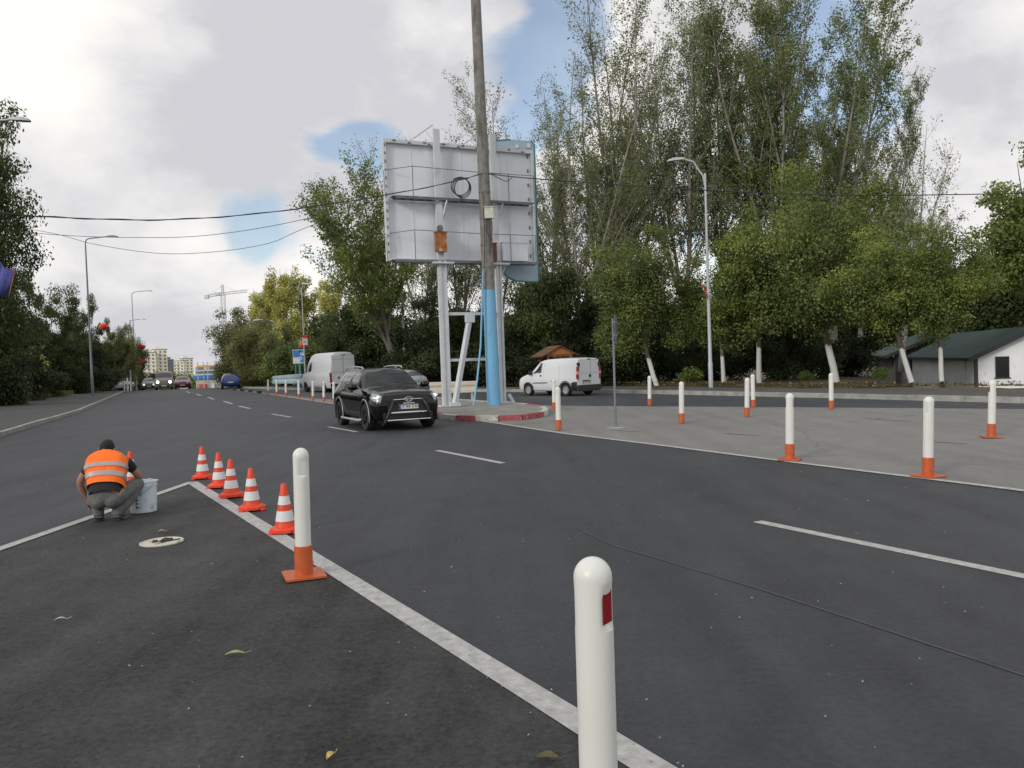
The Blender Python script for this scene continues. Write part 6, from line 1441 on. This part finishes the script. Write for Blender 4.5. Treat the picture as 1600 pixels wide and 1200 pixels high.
def smallcar(name, label, cat, x, y, heading, st, paint, lights=None, wb=1.28, tails=False, wr=.31, rimm=m_riml, sz=1.0):
    t = thing(name, label, cat, (x, y, zt(y) + .0), heading); c = Car(st); t.scale = (sz, sz, sz)
    if y > 80: t.rotation_euler.x = 0
    c.build_body(paint, t, (wb, -wb), wr, arch=1.15, wmax=.9)
    f_ = st[0][0]; rr = st[-1][0]
    for xx in (wb, -wb):
        for yy in (-.75, .75): wheel(t, xx, yy, wr, .19, rimm, solid=True)
    xs_ = [r_[0] for r_ in st]; van = st is VANF
    a0, a1 = (1.55, 1.0) if van else (.93, .24)
    b = MB(); c.patch(b, [(a0, 5.9), (a0, 12.1), (a1, 11.2), (a1, 6.8)], nu=10); b.build('windscreen', m_glass, t, smooth=True)
    for sg in (0, 1):
        fv = (lambda v: v) if sg == 0 else (lambda v: 18 - v); ys = 1 if sg == 0 else -1
        if not van:
            b = MB(); c.patch(b, [(.80, fv(5.3)), (-.25, fv(5.3)), (-.25, fv(6.85)), (.15, fv(6.85))]); b.build('front_window', m_glass, t, smooth=True)
            b = MB(); c.patch(b, [(-.32, fv(5.3)), (-1.4, fv(5.45)), (-1.15, fv(6.8)), (-.32, fv(6.85))]); b.build('rear_window', m_glass, t, smooth=True)
        else:
            b = MB(); c.patch(b, [(1.35, fv(5.2)), (.3, fv(5.1)), (.3, fv(6.7)), (.8, fv(6.7))]); b.build('front_window', m_glass, t, smooth=True)
        b = MB(); b.box((.75 if not van else 1.3, ys * 1.0, 1.02 if not van else 1.32), (.12, .18, .14 if not van else .3)); b.bar((.78 if not van else 1.32, ys * .8, .98 if not van else 1.22), (.76 if not van else 1.3, ys * .98, .98 if not van else 1.22), .04); b.build('mirror', m_bplast, t)
        zl = .68 if not van else .86
        b = MB(); b.lathe([(.002, 0), (.13, 0), (.12, .06), (.002, .07)], 14, c=(f_ - .06, ys * (.52 if not van else .60), zl), axis='X'); b.build('headlight', lights or m_hlens, t, smooth=40)
        b = MB(); b.box((rr + .08, ys * .66, .80), (.10, .20, .13)); b.build('tail_lamp', m_tail, t)
    if not van: b = MB(); c.patch(b, [(-1.82, 5.9), (-1.82, 12.1), (-1.42, 11.1), (-1.42, 6.9)], nu=8); b.build('rear_screen', m_glass, t, smooth=True)
    b = MB(); b.box((f_ - .02, 0, .45), (.06, 1.0, .14)); b.box((f_ - .03, 0, zl - .02), (.05, .8, .14)); b.build('grille', m_dark, t)
    b = MB(); b.box((f_ + .02, 0, .46), (.012, .5, .11)); b.build('number_plate', m_plate, t)
    b = MB(); b.box((rr - .02, 0, .62), (.012, .5, .11)); b.build('number_plate', m_plate, t)
    return t
toward = math.atan2(-.9, .38)
smallcar('van', 'dark minivan with both headlights on coming over the crest', 'van', -38.4, 87, toward, VANF, pm('paint_champagne', (.16, .15, .14), rough=.3, coat=.4), lights=m_hl_on, wb=1.45, sz=1.02)
smallcar('car', 'dark red car beside the minivan on the crest', 'car', -38.9, 93, toward, HATCH, m_redp, sz=1.05)
smallcar('car', 'grey car with a lit headlight half hidden behind the minivan', 'car', -42.8, 93, toward, HATCH, m_greyp, lights=m_drl, sz=1.0)
smallcar('car', 'blue car driving away beyond the crest, seen from behind', 'car', -27.5, 77, math.atan2(.9, -.32), HATCH, m_bluep, sz=1.03)
smallcar('car', 'silver car half hidden behind the black car', 'car', -6.55, 43.8, math.atan2(.60, -.80), HATCH, m_silp, sz=.96)
smallcar('car', 'pale grey car parked at the end of the left pavement', 'car', -43.5, 86, math.atan2(.5, .85), HATCH, m_silp, sz=1.0).location.z += .1
# green lorry far down the road
g = XY(286, 170); lo = thing('lorry', 'far lorry with a green and white tarpaulin behind the dark red car', 'lorry', (g.x, 170, zt(170)), toward); lo.scale = (.62, .62, .8)
b = MB(); b.box((-.5, 0, 2.6), (6.0, 2.4, 2.5)); 
V = [(2.5, -1.2, 1.35), (2.5, 1.2, 1.35), (2.5, 1.2, 3.85), (2.5, -1.2, 3.85), (3.0, -1.0, 1.35), (3.0, 1.0, 1.35), (3.0, 1.0, 3.3), (3.0, -1.0, 3.3)]; b.add(V, [(4, 5, 6, 7), (0, 4, 7, 3), (1, 2, 6, 5), (3, 7, 6, 2)]); b.build('tarpaulin', pm('tarp_green', (.03, .33, .24), rough=.6), lo)
b = MB(); b.box((2.54, -.4, 3.0), (.95, 1.0, 1.1)); b.build('tarpaulin_panel', m_swhite, lo)
b = MB(); b.box((3.4, 0, 1.5), (1.6, 2.2, 1.9)); b.box((4.15, 0, 1.75), (.2, 2.0, .7)); b.build('cab', m_swhite, lo); b = MB(); b.box((4.27, 0, 1.8), (.02, 1.9, .6)); b.build('windscreen', m_glass, lo)
for xx in (3.2, -1.0, -2.4):
    for yy in (-1, 1): wheel(lo, xx, yy, .5, .3, m_rimd, solid=True)

# ============================================================ HOUSES AND SHELTER
m_wall = pm('render_white', (.85, .865, .88), rough=.85, var=.06, scale=1.2, bump=.2, bscale=12, dirt=((.46, .47, .48), (.9, .9, .5), .60))
m_roof = pm('roof_green', (.050, .085, .080), rough=.7, var=.2, scale=2.5, bump=.3, bscale=10)
m_fasc = pm('fascia_dark', (.035, .037, .042), rough=.6); m_wood = pm('wood_orange', (.36, .135, .035), rough=.6, var=.25, scale=7); m_woodr = pm('wood_brown', (.14, .075, .035), rough=.8, var=.3, scale=8); m_wgl = pm('window_dark', (.02, .022, .024), rough=.12)
def house(corner, ax, L_, hw, zf, ze, zr_, label, wins=True, open_=False, over=.35):
    """corner: front-left eave corner on the ground; ax: unit vector along the ridge, away from the viewer"""
    ang = math.atan2(ax.y, ax.x); t = thing('house', label, 'house', (corner.x, corner.y, 0), ang)   # local +x along ridge, gable width to -y
    W_ = 2 * hw
    b = MB()
    if not open_:
        V = [(0, 0, zf), (0, -W_, zf), (0, -W_, ze), (0, -hw, zr_ - .06), (0, 0, ze), (L_, 0, zf), (L_, -W_, zf), (L_, -W_, ze), (L_, -hw, zr_ - .06), (L_, 0, ze)]
        b.add(V, [(0, 4, 3, 2, 1), (5, 6, 7, 8, 9), (0, 5, 9, 4), (1, 2, 7, 6)]); b.build('wall', m_wall, t)
    else:
        b.box((L_ / 2, -.2, (zf + ze) / 2), (L_, .2, ze - zf)); b.box((.8, -hw, (zf + ze) / 2), (.15, W_, ze - zf)); b.build('wall', pm('render_grey', (.17, .17, .16), rough=.9, var=.2), t)
        b = MB()
        for yy in (-.2, -W_ + .2, -hw): b.box((-.1, yy, (zf + ze) / 2), (.16, .16, ze - zf + .2))
        b.box((-.1, -hw, ze), (.14, W_, .16)); b.bar((-.1, -.2, ze - .8), (-.1, -1.0, ze), .1); 
        for k in range(1, 6): yy = -W_ * k / 6; b.box((-.1, yy, ze + (zr_ - ze) * (1 - abs(yy + hw) / hw) / 2), (.1, .08, (zr_ - ze) * (1 - abs(yy + hw) / hw)))
        b.build('timber_frame', m_fasc, t)
    th = .10; sl = (zr_ - ze) / hw
    for sgn in (1, -1):
        y_e = over if sgn > 0 else -W_ - over; z_e = ze - sl * over; b = MB()
        V = [(-over, y_e, z_e), (L_ + over, y_e, z_e), (L_ + over, -hw, zr_), (-over, -hw, zr_)]; V = [Vector(v) for v in V]; V += [v + Vector((0, 0, th)) for v in V]
        F = [(0, 1, 2, 3), (4, 7, 6, 5), (0, 4, 5, 1), (1, 5, 6, 2), (0, 3, 7, 4), (2, 6, 7, 3)]
        if sgn < 0: F = [f[::-1] for f in F]
        b.add(V, F); o = b.build('roof', m_roof, t)
        b = MB(); b.bar((-over - .02, y_e + sgn * .02, z_e + .0), (-over - .02, -hw, zr_ + .02), .04, .24); b.box((L_ / 2, y_e + sgn * .025, z_e + .03), (L_ + 2 * over, .045, .16)); q = b.build('fascia', m_fasc, None); q.parent = o
    return t
cn = P(1524, 600, 42); ax = Vector((.285, 1, 0)).normalized()
zE = P(1524, 557, 42).z; rp = P(1604, 509, 42); 
hw_ = (Vector((rp.x, 42, 0)) - Vector((cn.x, 42, 0))).length / math.cos(math.atan(.285)) * .985
h1 = house(Vector((cn.x, 42, 0)), ax, 16.0, hw_, -1.5, zE, rp.z - .12, 'low white house with a dark green roof and one dark gable window')
def gwin(t, y, z, w_, h):
    b = MB(); b.box((-.02, y, z), (.06, w_, h)); o = b.build('window', m_wgl, t); b = MB(); b.box((-.035, y, z - h / 2 - .03), (.12, w_ + .16, .05)); b.box((-.04, y, z + h / 2 + .01), (.05, w_ + .06, .03)); b.box((-.04, y - w_ / 2 - .01, z), (.05, .03, h)); b.box((-.04, y + w_ / 2 + .01, z), (.05, .03, h)); q = b.build('frame', m_fasc, None); q.parent = o
a_ = P(1551, 558, 42); c_ = P(1569, 589, 42); k_ = math.cos(math.atan(.285))
gwin(h1, -((a_.x + c_.x) / 2 - cn.x) * 1.02, (a_.z + c_.z) / 2, abs(c_.x - a_.x), abs(a_.z - c_.z))
b = MB(); b.box((-.03, -.03, -.2), (.14, .16, 2 * (zE + .3))); b.build('corner_trim', m_fasc, h1)
b = MB(); b.box((7.0, .03, .0), (.7, .05, 1.5)); q0 = b.build('window', m_wgl, h1); b = MB(); b.box((7.0, .06, -.78), (.9, .14, .06)); q = b.build('frame', m_fasc, None); q.parent = q0
b = MB(); b.box((15.8, .05, -.1), (.5, .08, 2.2)); b.build('corner_post', m_fasc, h1)
cn2 = P(1396, 560, 62); z2 = P(1396, 550, 62).z; rp2 = P(1478, 514, 62)
house(Vector((cn2.x, 62, 0)), ax, 9, (rp2.x - cn2.x), -1.5, z2 - .1, rp2.z - .05, 'open-gabled shed with a dark green roof behind the white house, left', open_=True, over=.7)
# wooden shelter
g = P(872, 600, 47); sh = thing('shelter', 'small orange wooden shelter with a pitched roof behind the small white van', 'shelter', (g.x, 47, -.05), R(14))
pz = lambda py: P(872, py, 47).z
zr2, ze2 = pz(541), pz(553)
b = MB()
for x in (-.78, .62):
    for y in (-.7, .9): b.box((x, y, ze2 / 2), (.09, .09, ze2))
b.box((-.08, -.7, ze2 - .05), (1.6, .08, .10)); b.box((-.08, .9, ze2 - .05), (1.6, .08, .10)); b.box((-.08, .1, .85), (1.5, 1.5, .06)); b.build('posts', m_wood, sh)
b = MB(); V = [(-1.0, -.82, ze2), (.84, -.82, ze2), (-.08, -.82, zr2)]; b.add(V + [(x, y + .06, z) for x, y, z in V], [(0, 1, 2), (5, 4, 3), (0, 3, 4, 1), (1, 4, 5, 2), (2, 5, 3, 0)]); b.build('gable', m_wood, sh)
b = MB()
for sgn in (-1, 1):
    V = [Vector((-.08, -.95, zr2 + .03)), Vector((-.08, 1.6, zr2 + .03)), Vector((-.08 + sgn * 1.12, 1.6, ze2 - .1)), Vector((-.08 + sgn * 1.12, -.95, ze2 - .1))]; V += [v + Vector((0, 0, .06)) for v in V]; b.add(V, [(0, 3, 2, 1), (4, 5, 6, 7), (0, 1, 5, 4), (1, 2, 6, 5), (2, 3, 7, 6), (3, 0, 4, 7)])
b.build('roof', m_woodr, sh)
b = MB(); b.bar((-.5, -.3, pz(560)), (.1, -.35, pz(566)), .05); b.bar((.6, -.3, pz(559)), (.05, -.35, pz(566)), .05); b.lathe([(.02, 0), (.14, .02), (.12, .22), (.02, .24)], 12, c=(.1, -.3, pz(559))); b.build('crank', pm('pale_pink', (.55, .36, .32), rough=.6), sh)

# ============================================================ DISTANT BUILDINGS AND CRANE
m_bcr = pm('block_cream_sunlit', (.86, .82, .68), rough=.8, var=.05, scale=.08); m_bgr = pm('block_grey', (.33, .34, .36), rough=.8, var=.08, scale=.1); m_bdk = pm('block_dark', (.13, .14, .16), rough=.8); m_bwin = pm('block_window', (.16, .18, .20), rough=.2)  # cream render lightened, with the distant sunshine put into the wall colour
def block(px0, px1, pyt, Y, dep, label, rows, cols, mm=m_bcr, rz=.35, extra=None, bottom=None, loggia=True):
    a, c = P(px0, 590, Y), P(px1, 590, Y); top = P((px0 + px1) / 2, pyt, Y).z; zb2 = zt(Y) - 3; w_ = (c.x - a.x) / math.cos(rz) * .88; t = thing('apartment_block', label, 'building', ((a.x + c.x) / 2, Y, zb2), rz, None)
    H = top - zb2; b = MB(); b.box((0, dep / 2, H / 2), (w_, dep, H)); b.box((-w_ * .1, dep * .4, H + 1.2), (w_ * .45, dep * .5, 2.4)); b.build('wall', mm, t)
    b = MB(); b.box((0, dep / 2, H + .25), (w_ + .8, dep + .8, .5)); b.build('roof', m_bgr, t)
    for r_ in range(rows):
        z = H - 2.0 - r_ * 2.9
        for k in range(cols):
            x = -w_ / 2 + w_ * (k + .5) / cols; b = MB(); b.box((x, -.05, z), (w_ / cols * .42, .12, 1.5)); b.build('window', m_bwin, t)
        if loggia:
            b = MB(); b.box((-w_ * .22, -.6, z - 1.1), (w_ * .4, 1.1, .9)); b.build('balcony', mm, t)
    for r_ in range(rows):
        z = H - 2.0 - r_ * 2.9; b = MB(); b.box((w_ / 2 + .02, dep * .3, z), (.1, dep * .15, 1.4)); b.box((w_ / 2 + .02, dep * .7, z), (.1, dep * .15, 1.4)); b.build('side_window', m_bwin, t)
    return t
block(223, 244, 551, 620, 16, 'nearest cream apartment block, left half, beside the second left street lamp', 8, 3)
block(242, 262, 546, 640, 16, 'tallest cream apartment block with a grey shaded side', 8, 3, rz=.5)
block(260, 271, 562, 700, 12, 'small dark building between the two pale apartment groups', 4, 2, mm=m_bdk, loggia=False)
block(271, 288, 564, 760, 14, 'lower cream apartment block right of the dark building', 5, 3, rz=.2)
block(286, 302, 560, 800, 16, 'cream stepped apartment block farthest right', 5, 3, rz=.6)
# shops beyond the crest
Yb = 210; sc = Yb / FPX; g = XY(322, Yb); zb2 = zt(Yb); t = thing('shop_building', 'distant shop with orange roof sign, blue band and red panel beyond the crest', 'building', (g.x, Yb, zb2), 0)
zz = lambda py: P(322, py, Yb).z - zb2; wB = 33 * sc
b = MB(); b.box((0, 5, zz(573) / 2), (wB, 10, zz(573))); b.build('wall', pm('shop_wall', (.48, .44, .38), rough=.8, var=.12, scale=.5), t)
b = MB(); b.box((-2.2 * .3 - .8, 4, (zz(573) + zz(570.5)) / 2), (12 * sc, 8, zz(570.5) - zz(573))); b.build('roof_sign', pm('sign_orange', (.75, .36, .04), rough=.5), t)
for z0_, z1_, mm, nm in ((592, 586, m_sblue, 'blue_band'), (586, 584, m_swhite, 'white_band'), (578, 580, m_swhite, 'white_band')):
    b = MB(); b.box((0, -.3, (zz(z0_) + zz(z1_)) / 2), (wB + .6, .5, abs(zz(z1_) - zz(z0_)))); b.build(nm, mm, t)
b = MB(); b.box((-1.0, -.4, zz(603)), (15 * sc, .3, 6 * sc)); b.build('red_panel', pm('panel_red', (.55, .06, .06), rough=.5), t)
b = MB(); b.box((1.9, -.4, zz(603)), (5 * sc, .3, 8 * sc)); b.build('white_panel', m_swhite, t)
b = MB(); b.box((.9 - 2.5, -.15, zz(576)), (9 * sc, .3, 5 * sc)); b.box((1.8, -.15, zz(576)), (8 * sc, .3, 5 * sc)); b.box((0, -.15, zz(582.5)), (wB * .9, .3, 2.5 * sc)); b.build('window', m_bwin, t)
for dx in (-8, 1, 7): b = MB(); b.tube([(dx * sc, -2, 0), (dx * sc, -2, zz(566))], .12, 6); b.build('mast', m_lampg, t)
# crane
Y = 420; g = XY(352, Y); t = thing('tower_crane', 'pale tower crane in the sky above the round olive tree', 'crane', (P(348, 470, Y).x, Y, zt(Y)))
o_ = Vector(t.location)
b = MB(); hub = P(348, 459, Y) - o_
def lattice(b, a, c, w_, n, r_=.10):
    r_ *= .6
    a, c = Vector(a), Vector(c); d = (c - a); u = d.normalized(); s1 = u.cross(Vector((0, 1, 0))).normalized() * w_ / 2; s2 = Vector((0, w_ / 2, 0)); cr4 = [s1 + s2, s1 - s2, -s1 - s2, -s1 + s2]
    for q in cr4: b.bar(a + q, c + q, r_ * 2)
    for k in range(n):
        for j in range(4): b.bar(a + d * (k / n) + cr4[j], a + d * ((k + 1) / n) + cr4[(j + 1) % 4], r_)
lattice(b, (hub.x + .5, 0, 0), (hub.x, 0, hub.z), 1.8, 24, .14); b.build('mast', m_lampg, t)
b = MB(); lattice(b, hub, P(386, 454.5, Y) - o_, 1.2, 12, .12); b.build('jib', m_lampg, t)
b = MB(); lattice(b, hub, P(322, 463, Y) - o_, 1.2, 7, .14); b.build('counter_jib', m_lampg, t)
b = MB(); cwp = P(323, 464, Y) - o_; b.box(cwp, (2.2, 1.6, 2.0)); b.box(P(340, 459, Y) - o_, (2.5, 1.6, 1.4)); b.build('counterweight', m_swhite, t)
b = MB(); lattice(b, hub, P(347.5, 445, Y) - o_, .9, 5, .12); b.build('tower_top', m_lampg, t)
b = MB(); tp_ = P(347.5, 446, Y) - o_; b.bar(tp_, P(325, 462, Y) - o_, .1); b.bar(tp_, P(372, 455.5, Y) - o_, .1); b.build('stay', m_lampg, t)
for o in bpy.data.objects:
    if 'H' in o.keys(): del o['H']
    if o.parent:
        for k in ('label', 'category', 'group'):
            if k in o.keys() : del o[k]
